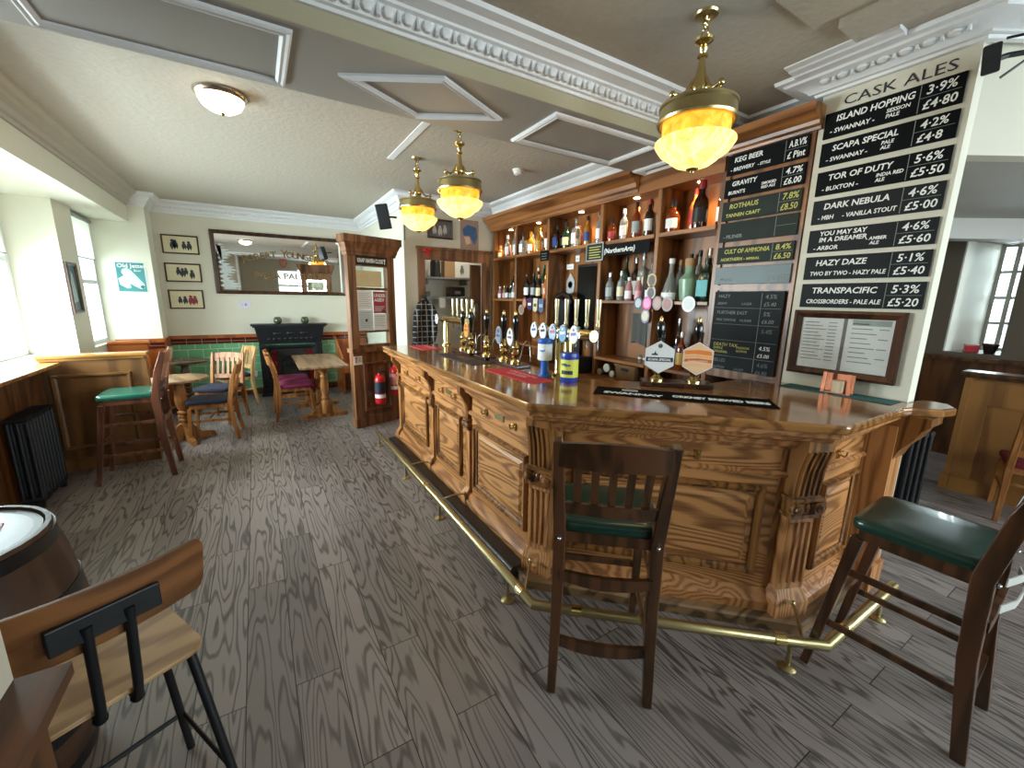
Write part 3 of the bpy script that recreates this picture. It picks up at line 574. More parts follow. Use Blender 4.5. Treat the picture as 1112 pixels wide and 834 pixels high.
# keg board cabinet front
kb = thing('keg_board_cabinet', 'narrow wooden cabinet front that carries the keg beer boards', 'cabinet', (3.0, 1.68, 0)); MKB = Matrix.Translation((-3.0, -1.68, 0))
MB().box(3.005, 3.298, 1.405, 1.965, 1.06, 2.77).build('panel', M_BACK, kb, M=MKB)
MB().box(2.99, 3.02, 1.93, 1.965, 1.10, 2.645).box(2.99, 3.02, 1.405, 1.43, 1.10, 2.645).box(2.99, 3.02, 1.43, 1.93, 1.71, 1.745).build('face_frame', M_BACK, kb, M=MKB)
MB().sweep([(3.0, 2.11), (3.0, 1.375), (3.29, 1.375)] if False else [(3.0, 2.11), (3.0, 1.375)], [(0, 2.645), (0.03, 2.645), (0.035, 2.66), (0.055, 2.67), (0.06, 2.69), (0.09, 2.70), (0.10, 2.71), (0.13, 2.73), (0.13, 2.775), (0, 2.775)]).build('cornice', M_BACKH, kb, M=MKB, smooth=25)

# ================================================================ SEATING AND TABLES
def slat_chair(name, label, cat, wd, pad, seat, back, w_, d, hw_top, group=None, bar=False, brace=None):
    """A slat-backed chair that faces +y: seat height, back height, width, depth."""
    t = thing(name, label, cat, group=group); h = w_/2; q = 0.044 if bar else 0.036
    for sx in (-1, 1):
        MB().tube([(sx*(h-0.012), d/2+(0.075 if bar else 0.0), 0), (sx*(h-0.02), d/2-0.025, seat-0.05)], [0.72, 1.0], sq=(q, q), up=(0, 1, 0)).build('leg', wd, t, bevel=0.004)
        yb = -d/2
        MB().tube([(sx*(h-0.005), yb-0.055, 0), (sx*(h-0.012), yb-0.012, seat*0.55), (sx*(h-0.012), yb, seat-0.02), (sx*(hw_top-0.006), yb-0.045, seat+(back-seat)*0.55), (sx*hw_top, yb-0.10, back)],
                  [0.8, 1.0, 1.1, 1.0, 0.75], sq=(q*1.02, q*1.2), up=(0, 1, 0)).build('rear_leg', wd, t, bevel=0.004)
    zf = seat-0.055
    f = MB(); f.box(-h+0.02, h-0.02, d/2-0.05, d/2-0.022, zf, seat-0.01).box(-h+0.02, h-0.02, -d/2-0.01, -d/2+0.018, zf, seat-0.01).box(-h+0.01, -h+0.032, -d/2, d/2-0.03, zf, seat-0.01).box(h-0.032, h-0.01, -d/2, d/2-0.03, zf, seat-0.01)
    f.build('seat_frame', wd, t)
    n = 20; po = []
    for i in range(n):
        a = 2*PI*i/n; ex = 0.26; cx, sy = math.cos(a), math.sin(a)
        po.append(((h+0.008)*math.copysign(abs(cx)**ex, cx)*(1.0+0.05*sy), (d/2+0.01)*math.copysign(abs(sy)**ex, sy)))
    s = MB(); rings = []
    for z, k in ((seat-0.01, 0.98), (seat+0.004, 1.0), (seat+0.020, 0.995), (seat+0.029, 0.97), (seat+0.034, 0.85), (seat+0.036, 0.4)): rings.append([s.V((x*k, y*k, z)) for x, y in po])
    s.F(rings[0][::-1]); s.F(rings[-1])
    for A, B in zip(rings, rings[1:]):
        for j in range(n): s.F([A[j], A[(j+1) % n], B[(j+1) % n], B[j]])
    s.build('seat_pad', pad, t, smooth=50)
    def yat(z): k = (z-seat)/(back-seat); return -d/2-0.10*k+0.004
    def xat(z): k = (z-seat)/(back-seat); return (h-0.012)+(hw_top-h+0.012)*k
    zl, zt = seat+(back-seat)*0.27, seat+(back-seat)*0.80
    def arc(zc, hh, th, amp, nm, crown=0.0):
        m = MB(); N = 9; A = []; 
        for i in range(N):
            u = -1+2*i/(N-1); x = u*xat(zc); bow = amp*(1-u*u); y = yat(zc)-bow; zz = crown*(1-u*u)-crown*0.35*math.cos(u*PI*1.0)*0
            A.append([m.V((x, y-th/2, zc-hh/2)), m.V((x, y+th/2, zc-hh/2)), m.V((x, yat(zc+hh)-bow+th/2, zc+hh/2+zz)), m.V((x, yat(zc+hh)-bow-th/2, zc+hh/2+zz))])
        m.F(A[0][::-1]); m.F(A[-1])
        for P, Q in zip(A, A[1:]):
            for j in range(4): m.F([P[j], P[(j+1) % 4], Q[(j+1) % 4], Q[j]])
        return m.build(nm, wd, t, smooth=30)
    ch = (back-seat)*0.24
    arc(back-ch/2-0.012, ch, 0.022, 0.022, 'crest_rail', 0.016); arc(zl, 0.05, 0.02, 0.018, 'lower_back_rail', 0.004)
    k = 5
    for i in range(k):
        u = -1+2*(i+1)/(k+1); bow = 0.02*(1-u*u)
        MB().tube([(u*xat(zl)*0.97, yat(zl)-bow, zl+0.01), (u*xat(zt)*0.98, yat(zt)-bow, zt+0.02)], 1.0, sq=(0.029, 0.011), up=(0, 1, 0)).build('back_slat', wd, t)
    if bar:
        def st(p, q_, s_=(0.034, 0.018)): MB().tube([p, q_], 1.0, sq=s_, up=(0, 0, 1)).build('stretcher', wd, t, bevel=0.003)
        for sx in (-1, 1):
            for z in (0.25, 0.52): st((sx*(h-0.014), -d/2-0.02, z), (sx*(h-0.014), d/2+0.07-0.12*z, z), (0.016, 0.028))
        st((-h+0.02, d/2+0.03, 0.34), (h-0.02, d/2+0.03, 0.34), (0.022, 0.03))
        for z, sg in ((0.53, 1), (0.22, 1)):
            m = MB(); A = []
            for i in range(9):
                u = -1+2*i/8; x = u*(h-0.02); dip = 0.03*(1-u*u); y = -d/2-0.03
                A.append([m.V((x, y-0.01, z-0.012-dip)), m.V((x, y+0.01, z-0.012-dip)), m.V((x, y+0.01, z+0.028-dip*0.55)), m.V((x, y-0.01, z+0.028-dip*0.55))])
            m.F(A[0][::-1]); m.F(A[-1])
            for P, Q in zip(A, A[1:]):
                for j_ in range(4): m.F([P[j_], P[(j_+1) % 4], Q[(j_+1) % 4], Q[j_]])
            m.build('stretcher', wd, t, smooth=30)
        for sx in (-1, 1): MB().ball((sx*(h-0.012), -d/2-0.034, seat-0.03), 0.009).build('bolt_head', M_CHROME, t, smooth=True)
        if brace:
            for z in (0.63, 0.73): MB().tube([(-h+0.0, -d/2-0.05, z), (-h*0.5, -d/2-0.075, z-0.004), (0, -d/2-0.08, z-0.006), (h*0.5, -d/2-0.075, z-0.004), (h, -d/2-0.05, z)], 1.0, sq=(0.004, 0.03), up=(0, 0, 1)).build('repair_strap', brace, t)
    else:
        for sx in (-1, 1): MB().tube([(sx*(h-0.014), -d/2-0.03, 0.24), (sx*(h-0.014), d/2-0.012, 0.24)], 1.0, sq=(0.014, 0.026), up=(0, 0, 1)).build('stretcher', wd, t)
        MB().tube([(-h+0.012, 0.02, 0.24), (h-0.012, 0.02, 0.24)], 1.0, sq=(0.014, 0.024), up=(0, 0, 1)).build('stretcher', wd, t)
    return t
def place(t, x, y, rz): t.location = (x, y, 0); t.rotation_euler = (0, 0, rz); return t
s1 = slat_chair('bar_stool', 'dark bar stool with green seat, back to the viewer at the canted bar corner', 'bar stool', M_STOOL, M_GREEN, 0.725, 1.13, 0.40, 0.36, 0.205, 'green seated bar stools', True)
place(s1, 1.225, 1.20, R(-40.8))
s2 = slat_chair('bar_stool', 'dark bar stool with green seat side on, pale straps round its back legs', 'bar stool', M_STOOL, M_GREEN, 0.735, 1.15, 0.39, 0.37, 0.21, 'green seated bar stools', True, plain('pale_strap', 'b9b7b0', 0.5))
place(s2, 2.215, 0.415, R(2))
M_STOOLR = wood('reddish_stool_wood', '704433', '49291d', 'Z', 0.28, K=20, across=12, along=0.9, coat=0.3, bump=0.03)
s3 = slat_chair('bar_stool', 'reddish bar stool with green seat facing the window booth', 'bar stool', M_STOOLR, plain('green_leather_light', '1f5a48', 0.25, coat=0.3), 0.745, 1.13, 0.40, 0.38, 0.21, 'green seated bar stools', True)
place(s3, -1.01, 4.81, R(90))
d1 = slat_chair('dining_chair', 'honey wood slat chair with navy seat, nearest beside the round pedestal table', 'chair', M_BEECH, M_NAVY, 0.44, 0.86, 0.40, 0.40, 0.19, 'navy seated chairs')
place(d1, -0.53, 5.72, R(85))
d2 = dup(d1, (-0.52, 6.38, 0), R(145), 'honey wood slat chair with navy seat, behind the nearer navy chair')
place(d2, -0.50, 6.42, R(155))
d3 = slat_chair('dining_chair', 'pale wood slat chair with navy seat against the green tiles', 'chair', M_PALE, M_NAVY, 0.44, 0.86, 0.40, 0.40, 0.19, 'navy seated chairs')
place(d3, -0.40, 7.32, R(115))
m1 = slat_chair('dining_chair', 'wooden chair with magenta seat, nearer of the pair at the oblong table', 'chair', M_BEECH, M_MAGENTA, 0.44, 0.86, 0.40, 0.40, 0.19, 'magenta seated chairs')
place(m1, 0.37, 6.22, R(-92))
dup(m1, (0.36, 6.72, 0), R(-88), 'wooden chair with magenta seat, farther of the pair before the fireplace')
m3 = slat_chair('dining_chair', 'wooden chair with a dark red seat behind the side-on bar stool', 'chair', M_BEECH, plain('dark_red_fabric', '6a1420', 0.8), 0.44, 0.86, 0.40, 0.40, 0.19)
place(m3, 5.02, 0.42, R(-75))

# school style stool close to the viewer
sc = thing('school_stool', 'plywood seated stool with a bent plywood back on black tube legs', 'stool', (-0.455, 1.355, 0), R(27.5))
def bentboard(w_, d, z, th, curve, rad=0.05):
    m = MB(); N = 12; po = []
    for cx, cy, a0 in ((w_/2-rad, d/2-rad, 0), (-w_/2+rad, d/2-rad, 90), (-w_/2+rad, -d/2+rad, 180), (w_/2-rad, -d/2+rad, 270)):
        for k in range(5): a = R(a0+k*22.5); po.append((cx+rad*math.cos(a), cy+rad*math.sin(a)))
    return m, po
m, po = bentboard(0.39, 0.36, 0.66, 0.012, 0)
m.prism(po, 0.65, 0.664); m.build('seat', M_PLY, sc, bevel=0.003)
m = MB(); A = []
for i in range(41):
    u = -1+2*i/40; x = u*0.205; y = -0.215+0.035*u*u; k_ = max(0, (abs(u)-0.88)/0.12); e = 0.026*(1-math.sqrt(max(0, 1-k_*k_)))
    A.append([m.V((x, y-0.006, 0.845+e)), m.V((x, y+0.006, 0.845+e)), m.V((x, y-0.020, 1.0-e)), m.V((x, y-0.032, 1.0-e))])
m.F(A[0][::-1]); m.F(A[-1])
for P, Q in zip(A, A[1:]):
    for j in range(4): m.F([P[j], P[(j+1) % 4], Q[(j+1) % 4], Q[j]])
m.build('backrest', M_PLYSHADE, sc, smooth=30, bevel=0.002)
MB().box(-0.095, 0.095, -0.248, -0.236, 0.885, 0.945).build('back_bracket', M_BLKMET, sc, bevel=0.003)
for x in (-0.034, 0.034): MB().tube([(x, -0.10, 0.635), (x, -0.17, 0.635), (x, -0.195, 0.645), (x*1.02, -0.212, 0.70), (x*1.05, -0.246, 0.92)], 0.0105, 10).ball((x, -0.185, 0.638), 0.015).build('back_support', M_BLKMET, sc, smooth=True)
for sx in (-1, 1):
    for sy in (-1, 1): MB().tube([(sx*0.155, sy*0.13, 0.65), (sx*0.165, sy*0.14, 0.62), (sx*0.225, sy*0.20, 0.0)], 0.0125, 10).build('leg', M_BLKMET, sc, smooth=True)
MB().tube([(0.215, 0.185, 0.17), (0.215, -0.185, 0.17), (-0.215, -0.185, 0.17), (-0.215, 0.185, 0.17)], 0.009, 8, closed=True).build('foot_ring', M_BLKMET, sc)
MB().box(-0.17, 0.17, -0.145, 0.145, 0.632, 0.65).build('under_frame', M_BLKMET, sc)

# barrel table
ba = thing('barrel', 'old cask standing on end as a table near the window', 'barrel', (-0.91, 1.80, 0))
M_BARREL = wood('barrel_staves', '4a3324', '2c1c13', 'Z', 0.5, K=20, across=9, along=0.8)
pr = [(0.255, 0.0), (0.29, 0.12), (0.325, 0.30), (0.335, 0.45), (0.325, 0.60), (0.30, 0.77), (0.275, 0.885), (0.262, 0.885), (0.258, 0.868)]
MB().lathe(pr+[(0.0, 0.868)], n=32).build('cask_body', M_BARREL, ba, smooth=30)
for z0, z1, r in ((0.82, 0.87, 0.288), (0.64, 0.68, 0.321), (0.22, 0.26, 0.318), (0.03, 0.08, 0.275)): MB().lathe([(r-0.012, z0), (r, z0), (r-0.004 if z0 > 0.4 else r+0.004, z1), (r-0.014, z1)], n=32, loop=True).build('hoop', M_BLKMET, ba, smooth=30)
MB().lathe([(0.256, 0.866), (0.256, 0.876), (0.0, 0.876)], n=32).build('cask_head', plain('grey_barrel_head', '83898f', 0.35, var=0.12, scale=6), ba)
MB().lathe([(0.254, 0.876), (0.254, 0.8765), (0.235, 0.8765), (0.235, 0.876)], n=32, loop=True).build('painted_ring', plain('dark_painted_ring', '5b6066', 0.4), ba)
M_CASKRED = plain('faded_red_band', 'b0404a', 0.5, var=0.1)
mm = MB().prism([(-0.14, 0.03), (0.16, 0.03), (0.16, 0.085), (-0.14, 0.085)], 0.8765, 0.8785).build('painted_band', M_CASKRED, ba); mm.rotation_euler = (0, 0, R(10))
text('CASK', 0.05, M_INK, ba, -0.06, 0.045, flat=0.8787, tilt=R(10))

# round pedestal tables
def round_table(loc, label, topmat, legmat, r=0.275):
    t = thing('pedestal_table', label, 'table', loc, R(20), 'round pedestal tables')
    MB().lathe([(r-0.012, 0.69), (r, 0.695), (r, 0.715), (r-0.012, 0.72), (0, 0.72)], n=32).build('table_top', topmat, t, smooth=40)
    MB().lathe([(0.09, 0.69), (0.085, 0.66), (0.045, 0.64), (0.04, 0.60), (0.058, 0.57), (0.05, 0.54), (0.062, 0.48), (0.055, 0.40), (0.032, 0.345), (0.05, 0.335), (0.05, 0.315), (0.032, 0.305), (0.05, 0.295), (0.05, 0.275), (0.034, 0.265), (0.05, 0.25), (0.05, 0.235), (0.036, 0.225), (0.036, 0.06)], n=20).build('turned_column', legmat, t, smooth=50)
    for k in range(4):
        a = PI/2*k; ca, sa = math.cos(a), math.sin(a)
        f = MB().side([(0.03, 0.0), (0.03, 0.20), (0.06, 0.19), (0.15, 0.075), (0.27, 0.05), (0.285, 0.0)], -0.022, 0.022); f.bm.transform(Matrix.Rotation(a, 4, 'Z')); f.build('foot', legmat, t)
    return t
round_table((-0.80, 5.72, 0), 'round table with light worn top between the navy chairs and the booth', M_TABLE, M_BEECH)
round_table((-0.92, 7.22, 0), 'round table with dark top below the framed cartoons', wood('dark_table_top', '4a3426', '2d1e15', 'X', 0.25, K=20, across=7, coat=0.4), M_DKOAK, 0.30)
# oblong table
tt = thing('refectory_table', 'oblong pub table with two turned pedestals before the fireplace', 'table', (0.70, 6.28, 0))
MB().prism([(-0.31, -0.66), (0.26, -0.66), (0.26, 0.66), (-0.31, 0.66)], 0.722, 0.75).build('table_top', M_TABLE, tt, bevel=0.005)
MB().box(-0.2, 0.2, -0.5, 0.5, 0.69, 0.722).build('under_frame', M_BEECH, tt)
for y in (-0.27, 0.42):
    p = MB().lathe([(0.075, 0.69), (0.07, 0.64), (0.04, 0.61), (0.038, 0.58), (0.05, 0.56), (0.04, 0.54), (0.052, 0.46), (0.048, 0.36), (0.036, 0.30), (0.05, 0.28), (0.05, 0.26), (0.04, 0.24), (0.055, 0.22), (0.055, 0.05)], (0, y, 0), 18).build('pedestal', M_BEECH, tt, smooth=50)
    MB().box(-0.30, 0.27, y-0.04, y+0.04, 0.0, 0.05).slab([(-0.19, 0.05), (-0.05, 0.05), (-0.05, 0.20)], y-0.02, y+0.02).slab([(0.19, 0.05), (0.05, 0.05), (0.05, 0.20)], y-0.02, y+0.02).build('foot_bar', M_BEECH, p)

# window booth, ledge, settles, radiators
bo = thing('booth_partition', 'panelled oak booth end beside the window ledge', 'booth partition', (-1.3, 5.18, 0))
MB().box(-0.35, 0.33, -0.02, 0.03, 0.0, 1.02).build('panel', M_BOOTHSHADE, bo)
MB().box(-0.35, 0.33, -0.035, -0.02, 0, 0.12).build('plinth', M_BOOTHSHADE, bo)
m = MB(); m.frame(-0.30, 0.24, 0.2, 0.90, [(a, b+0.02) for a, b in PM]); m.build('panel_moulding', M_BOOTHSHADE, bo)
MB().box(-0.36, 0.38, -0.07, 0.08, 1.045, 1.075).box(-0.36, 0.355, -0.05, 0.06, 1.02, 1.045).build('cap_rail', M_BOOTHX, bo, bevel=0.006)
MB().box(0.33, 0.36, -0.03, 0.04, 0, 1.02).build('end_stile', M_BOOTHSHADE, bo)
tag(MB().prism([(-2.02, 3.4), (-1.50, 3.4), (-1.50, 5.12), (-2.02, 5.12)], 0.988, 1.018).build('window_ledge', M_BOOTHX, bevel=0.006), 'long worn wooden ledge along the sash window', 'ledge')
se = thing('settle', 'upholstered wall bench between the booth and the poster pillar', 'bench', (-1.4, 6.4, 0))
MB().box(-0.25, 0.15, -1.1, 0.75, 0.08, 0.40).build('bench_base', M_DKOAK, se); MB().box(-0.25, 0.18, -1.1, 0.75, 0.40, 0.47).build('seat_pad', plain('dark_bench_leather', '2a1d18', 0.4), se, bevel=0.02)
MB().side([(0.74, 0), (0.74, 0.98), (0.79, 0.98), (0.79, 0)], -0.25, 0.14).build('bench_end', M_ORANGE, se); MB().tube([(-0.25, 0.765, 0.985), (0.16, 0.765, 0.985)], 0.035, 14).build('scroll_top', M_ORANGE, se, smooth=True)
s_ = thing('settle', 'orange varnished settle end beside the green tiles and the notice screen', 'bench', (1.38, 7.6, 0))
MB().box(-0.2, 0.3, 0.30, 0.36, 0, 0.88).build('back_board', M_ORANGE, s_); MB().box(-0.2, 0.3, -0.3, 0.30, 0.36, 0.44).build('seat_board', M_ORANGE, s_); MB().side([(-0.3, 0), (-0.3, 0.6), (0.1, 0.78), (0.36, 0.93), (0.36, 0)], -0.23, -0.2).build('bench_end', M_ORANGE, s_)
def radiator(label, loc, rz, n, h):
    t = thing('column_radiator', label, 'radiator', loc, rz)
    for i in range(n):
        x = (i-(n-1)/2)*0.055; m = MB()
        for y in (-0.05, 0.0, 0.05): m.tube([(x, y, 0.07), (x, y, h-0.03)], 0.014, 8)
        m.tube([(x, -0.06, h-0.025), (x, 0.06, h-0.025)], 0.022, 8).tube([(x, -0.06, 0.075), (x, 0.06, 0.075)], 0.022, 8); m.build('column', M_BLKMET, t, smooth=True)
    for sx in (-1, 1): MB().box(sx*(n-1)/2*0.055-0.015, sx*(n-1)/2*0.055+0.015, -0.05, 0.05, 0, 0.08).build('foot', M_BLKMET, t)
radiator('black column radiator below the window ledge', (-1.56, 4.55, 0), R(90), 9, 0.72)
radiator('black column radiator behind the bar end', (4.02, 0.93, 0), R(-20), 4, 0.74)
bp_ = thing('booth_partition', 'honey oak booth partition across from the bar end', 'booth partition', (5.22, 0.1, 0))
MB().box(0.0, 0.08, -1.6, 0.82, 0.0, 1.02).build('panel', M_BOOTH, bp_)
MB().box(-0.02, 0.0, -1.6, 0.82, 0.0, 0.13).box(-0.015, 0.0, 0.70, 0.82, 0.13, 1.0).box(-0.015, 0.0, -1.6, 0.7, 0.80, 1.0).build('rails', M_BOOTH, bp_)
MB().box(-0.03, 0.11, 0.82, 0.86, 0.0, 1.02).box(-0.045, 0.125, 0.82, 0.875, 0.0, 0.14).build('end_post', M_BOOTH, bp_)
MB().box(-0.06, 0.14, -1.6, 0.89, 1.045, 1.075).box(-0.035, 0.115, -1.6, 0.87, 1.02, 1.045).build('cap_rail', M_DKOAK, bp_, bevel=0.006)

# ================================================================ THINGS ON THE WALLS
FP_ = lambda t, d: [(0, 0), (0, d), (t*0.35, d+0.006), (t, d*0.6), (t, 0)]
def framed(name, label, cat, loc, rz, w_, h_, t, mat, pic, group=None, d=0.02):
    o = thing(name, label, cat, loc, rz, group)
    m = MB(); m.frame(-w_/2, w_/2, -h_/2, h_/2, FP_(t, d)); m.build('frame', mat, o)
    MB().box(-w_/2+t*0.5, w_/2-t*0.5, -0.006, -0.001, -h_/2+t*0.5, h_/2-t*0.5).build('picture', pic, o)
    return o
M_CREAMP = plain('cream_print', 'd3c9a6', 0.5, var=0.04)
M_FIG = plain('ink_blue_figures', '2c2f3d', 0.6, var=0.2); M_FIGR = plain('ink_red_figures', '8d3440', 0.6, var=0.2)
def figures(o, spec, mat):
    m = MB()
    for x, z, s in spec:
        m.lathe([(0.020*s, -0.0062), (0.020*s, -0.0072)], (x, 0, z+0.045*s), 10, 'y')
        m.slab([(x-0.022*s, z+0.025*s), (x+0.024*s, z+0.03*s), (x+0.034*s, z-0.02*s), (x+0.02*s, z-0.07*s), (x+0.006*s, z-0.035*s), (x-0.012*s, z-0.075*s), (x-0.032*s, z-0.02*s)], -0.0072, -0.0062)
    m.build('printed_figures', mat, o)
a = framed('framed_cartoon', 'framed comic print of dark figures, topmost of three beside the pub mirror', 'picture', (-0.862, 8.0, 2.33), 0, 0.435, 0.265, 0.018, M_FRAME, M_CREAMP, 'framed cartoons'); figures(a, [(-0.09, 0, 1.1), (-0.06, 0.0, 1.0), (0.04, -0.01, 0.9), (0.1, -0.01, 1.0)], M_FIG)
a = framed('framed_cartoon', 'framed comic print of a tangled group, middle of three beside the pub mirror', 'picture', (-0.87, 8.0, 1.93), 0, 0.43, 0.27, 0.018, M_FRAME, M_CREAMP, 'framed cartoons'); figures(a, [(-0.06, 0.02, 0.9), (-0.01, 0.0, 1.0), (0.03, 0.02, 0.8), (0.1, -0.02, 1.0)], M_FIG)
a = framed('framed_cartoon', 'framed comic print with red figures, lowest of three beside the pub mirror', 'picture', (-0.875, 8.0, 1.54), 0, 0.42, 0.28, 0.018, M_FRAME, M_CREAMP, 'framed cartoons'); figures(a, [(-0.08, -0.01, 0.8), (-0.02, -0.01, 0.9)], M_FIG); figures(a, [(0.05, -0.01, 1.1), (0.1, -0.01, 1.0)], M_FIGR)
# pub mirror
mi = thing('pub_mirror', 'wide old brewery mirror with gilt lettering in a brown frame', 'mirror', (0.45, 8.0, 2.108))
m = MB(); m.frame(-0.95, 0.95, -0.475, 0.475, FP_(0.055, 0.03)); m.build('frame', M_FRAME, mi)
mm, nt, b_, N_, L_ = new_mat('silvered_glass'); b_.inputs['Base Color'].default_value = (0.82, 0.82, 0.8, 1); b_.inputs['Metallic'].default_value = 1; b_.inputs['Roughness'].default_value = 0.04
nn = N_('ShaderNodeTexNoise'); nn.inputs['Scale'].default_value = 5; mr_ = N_('ShaderNodeMapRange'); mr_.inputs[3].default_value = 0.0; mr_.inputs[4].default_value = 0.03; L_(nn.outputs['Fac'], mr_.inputs[0]); L_(mr_.outputs[0], b_.inputs['Roughness'])
MB().box(-0.91, 0.91, -0.012, -0.004, -0.435, 0.435).build('mirror_glass', mm, mi)
big = "ROBERT YOUNGER'S"; n = len(big)
for i, ch in enumerate(big):
    if ch == ' ': continue
    u = (i-(n-1)/2)/((n-1)/2); text(ch, 0.165 if i in (0, 7) else 0.135, M_GOLD, mi, 0.07+u*0.58, 0.12-0.10*u*u, -0.0135, 'CENTER', tilt=u*0.28, bold=0.003)
text('INDIA PALE ALE', 0.13, M_GOLD, mi, 0.07, -0.22, -0.0135, 'CENTER', wide=1.1, bold=0.003)
MB().slab([(-0.06, 0.10), (0.06, 0.10), (0.06, 0.03), (0.035, -0.03), (0, -0.06), (-0.035, -0.03), (-0.06, 0.03)], -0.0155, -0.0125).build('shield', plain('shield_red', '6e2a1c', 0.4), mi)
MB().slab([(-0.04, 0.08), (0, 0.04), (0.04, 0.08), (0.02, 0.0), (0, -0.03), (-0.02, 0.0)], -0.017, -0.015).build('shield_charge', M_GOLD, mi)
L1 = []; L2 = []
for i in range(33):
    z = -0.40+0.021*i; L1.append((-0.86+0.03*math.sin(i*1.9)+0.012*(i % 2), z)); L2.append((-0.68+0.05*math.sin(i*0.55)+0.045*(-1)**i-0.0035*i, z))
MB().slab(L1+L2[::-1], -0.0132, -0.0122).build('etched_panel', plain('etched_frost', 'b4bab8', 0.7, var=0.3, scale=60), mi)
t = tag(MB().box(-0.075, 0.075, -0.004, 0, -0.05, 0.05).build('wall_notice', plain('lilac_paper', 'cfc9dd', 0.6), loc=(-0.14, 7.998, 1.47)), 'small pale notice below the pub mirror', 'notice')
text(':: &', 0.06, M_INK, t, -0.05, -0.02, -0.0045)
# fireplace
fi = thing('fireplace', 'black cast iron fireplace with a mantel shelf', 'fireplace', (0.46, 7.99, 0))
MB().box(-0.56, 0.56, -0.27, 0, 1.135, 1.165).box(-0.535, 0.535, -0.24, 0, 1.11, 1.135).build('mantel_shelf', M_BLKMET, fi, bevel=0.006)
MB().hexa([(-0.46, -0.15, 0.84), (0.46, -0.15, 0.84), (0.46, 0, 0.84), (-0.46, 0, 0.84)], [(-0.51, -0.21, 1.11), (0.51, -0.21, 1.11), (0.51, 0, 1.11), (-0.51, 0, 1.11)]).build('frieze', M_BLKMET, fi)
m = MB()
for k in range(9): m.ball((-0.32+0.08*k, -0.172, 0.92), (0.03, 0.012, 0.02), 8, 5)
for k in range(3): m.ball((-0.2+0.2*k, -0.19, 1.01), (0.06, 0.012, 0.028), 8, 5)
m.build('frieze_relief', M_BLKMET, fi, smooth=True)
for sx in (-1, 1): MB().box(sx*0.42-0.05, sx*0.42+0.05, -0.16, 0, 0.0, 0.84).box(sx*0.42-0.06, sx*0.42+0.06, -0.175, 0, 0, 0.1).tube([(sx*0.42-0.025, -0.165, 0.14), (sx*0.42-0.025, -0.165, 0.8)], 0.008, 6).tube([(sx*0.42+0.025, -0.165, 0.14), (sx*0.42+0.025, -0.165, 0.8)], 0.008, 6).build('jamb', M_BLKMET, fi)
m = MB(); m.sweep([(-0.37, 0.0), (-0.37, 0.80), (0.37, 0.80), (0.37, 0.0)], [(0, 0.08), (0, 0.13), (0.03, 0.125), (0.05, 0.10), (0.05, 0.08)], lambda x, z, h: (x, -h, z)); m.build('surround_moulding', M_BLKMET, fi)
for sx in (-1, 1): MB().box(sx*0.275-0.055, sx*0.275+0.055, -0.085, -0.07, 0.0, 0.72).build('tile_cheek', tile_mat('red_hearth_tiles', 0.11, 0.11, '6d1a1c', '591418', '2a1010', 0.0), fi)
MB().box(-0.32, 0.32, -0.07, -0.01, 0, 0.80).build('fire_back', M_DARK, fi)
m = MB(); arc = [(0.22*math.cos(R(a)), 0.40+0.22*math.sin(R(a))) for a in range(180, -1, -12)]
m.sweep([(-0.22, 0.02)]+arc+[(0.22, 0.02)], [(0, 0.07), (0, 0.11), (0.03, 0.105), (0.04, 0.07)], lambda x, z, h: (x, -h, z)); m.build('arch', M_BLKMET, fi)
m = MB().slab([(-0.2, 0.46), (0.2, 0.46), (0.12, 0.60), (-0.12, 0.60)], -0.10, -0.085)
for k in range(5): m.ball((-0.12+0.06*k, -0.105, 0.50), (0.02, 0.012, 0.03), 8, 5)
m.build('smoke_hood', M_BLKMET, fi)
for z in (0.16, 0.23, 0.30): MB().tube([(-0.2, -0.10, z), (0, -0.15, z), (0.2, -0.10, z)], 0.009, 6).build('grate_bar', M_BLKMET, fi)
MB().box(-0.5, 0.5, -0.32, -0.17, 0, 0.02).build('hearth_kerb', M_BLKMET, fi)
M_JAR = plain('dark_green_jar', '3c4630', 0.15, coat=0.4)
def jar(loc, label):
    t = thing('candle_jar', label, 'candle jar', loc, 0, 'candle jars on the mantel')
    MB().lathe([(0.03, 0), (0.055, 0.015), (0.062, 0.05), (0.055, 0.085), (0.045, 0.10), (0.045, 0.108), (0.038, 0.108), (0.04, 0.09), (0, 0.08)], n=18).build('jar_body', M_JAR, t, smooth=50)
    MB().lathe([(0.028, 0.08), (0.028, 0.095), (0, 0.097)], n=12).build('candle', M_WHITE, t); return t
j1 = jar((0.29, 7.85, 1.166), 'squat dark green candle jar on the mantel, nearer the tiled corner'); dup(j1, (0.69, 7.85, 1.166), 0, 'squat dark green candle jar on the mantel, nearer the settle')
t = thing('wall_socket', 'white double socket on the green tiles', 'socket', (-0.14, 7.984, 0.34)); MB().box(-0.07, 0.07, -0.012, 0, -0.045, 0.045).build('face_plate', M_WHITE, t, bevel=0.004); MB().box(-0.045, -0.02, -0.014, -0.011, 0.01, 0.025).box(0.02, 0.045, -0.014, -0.011, 0.01, 0.025).build('switches', plain('grey_switch', 'b0b0ae', 0.5), t)
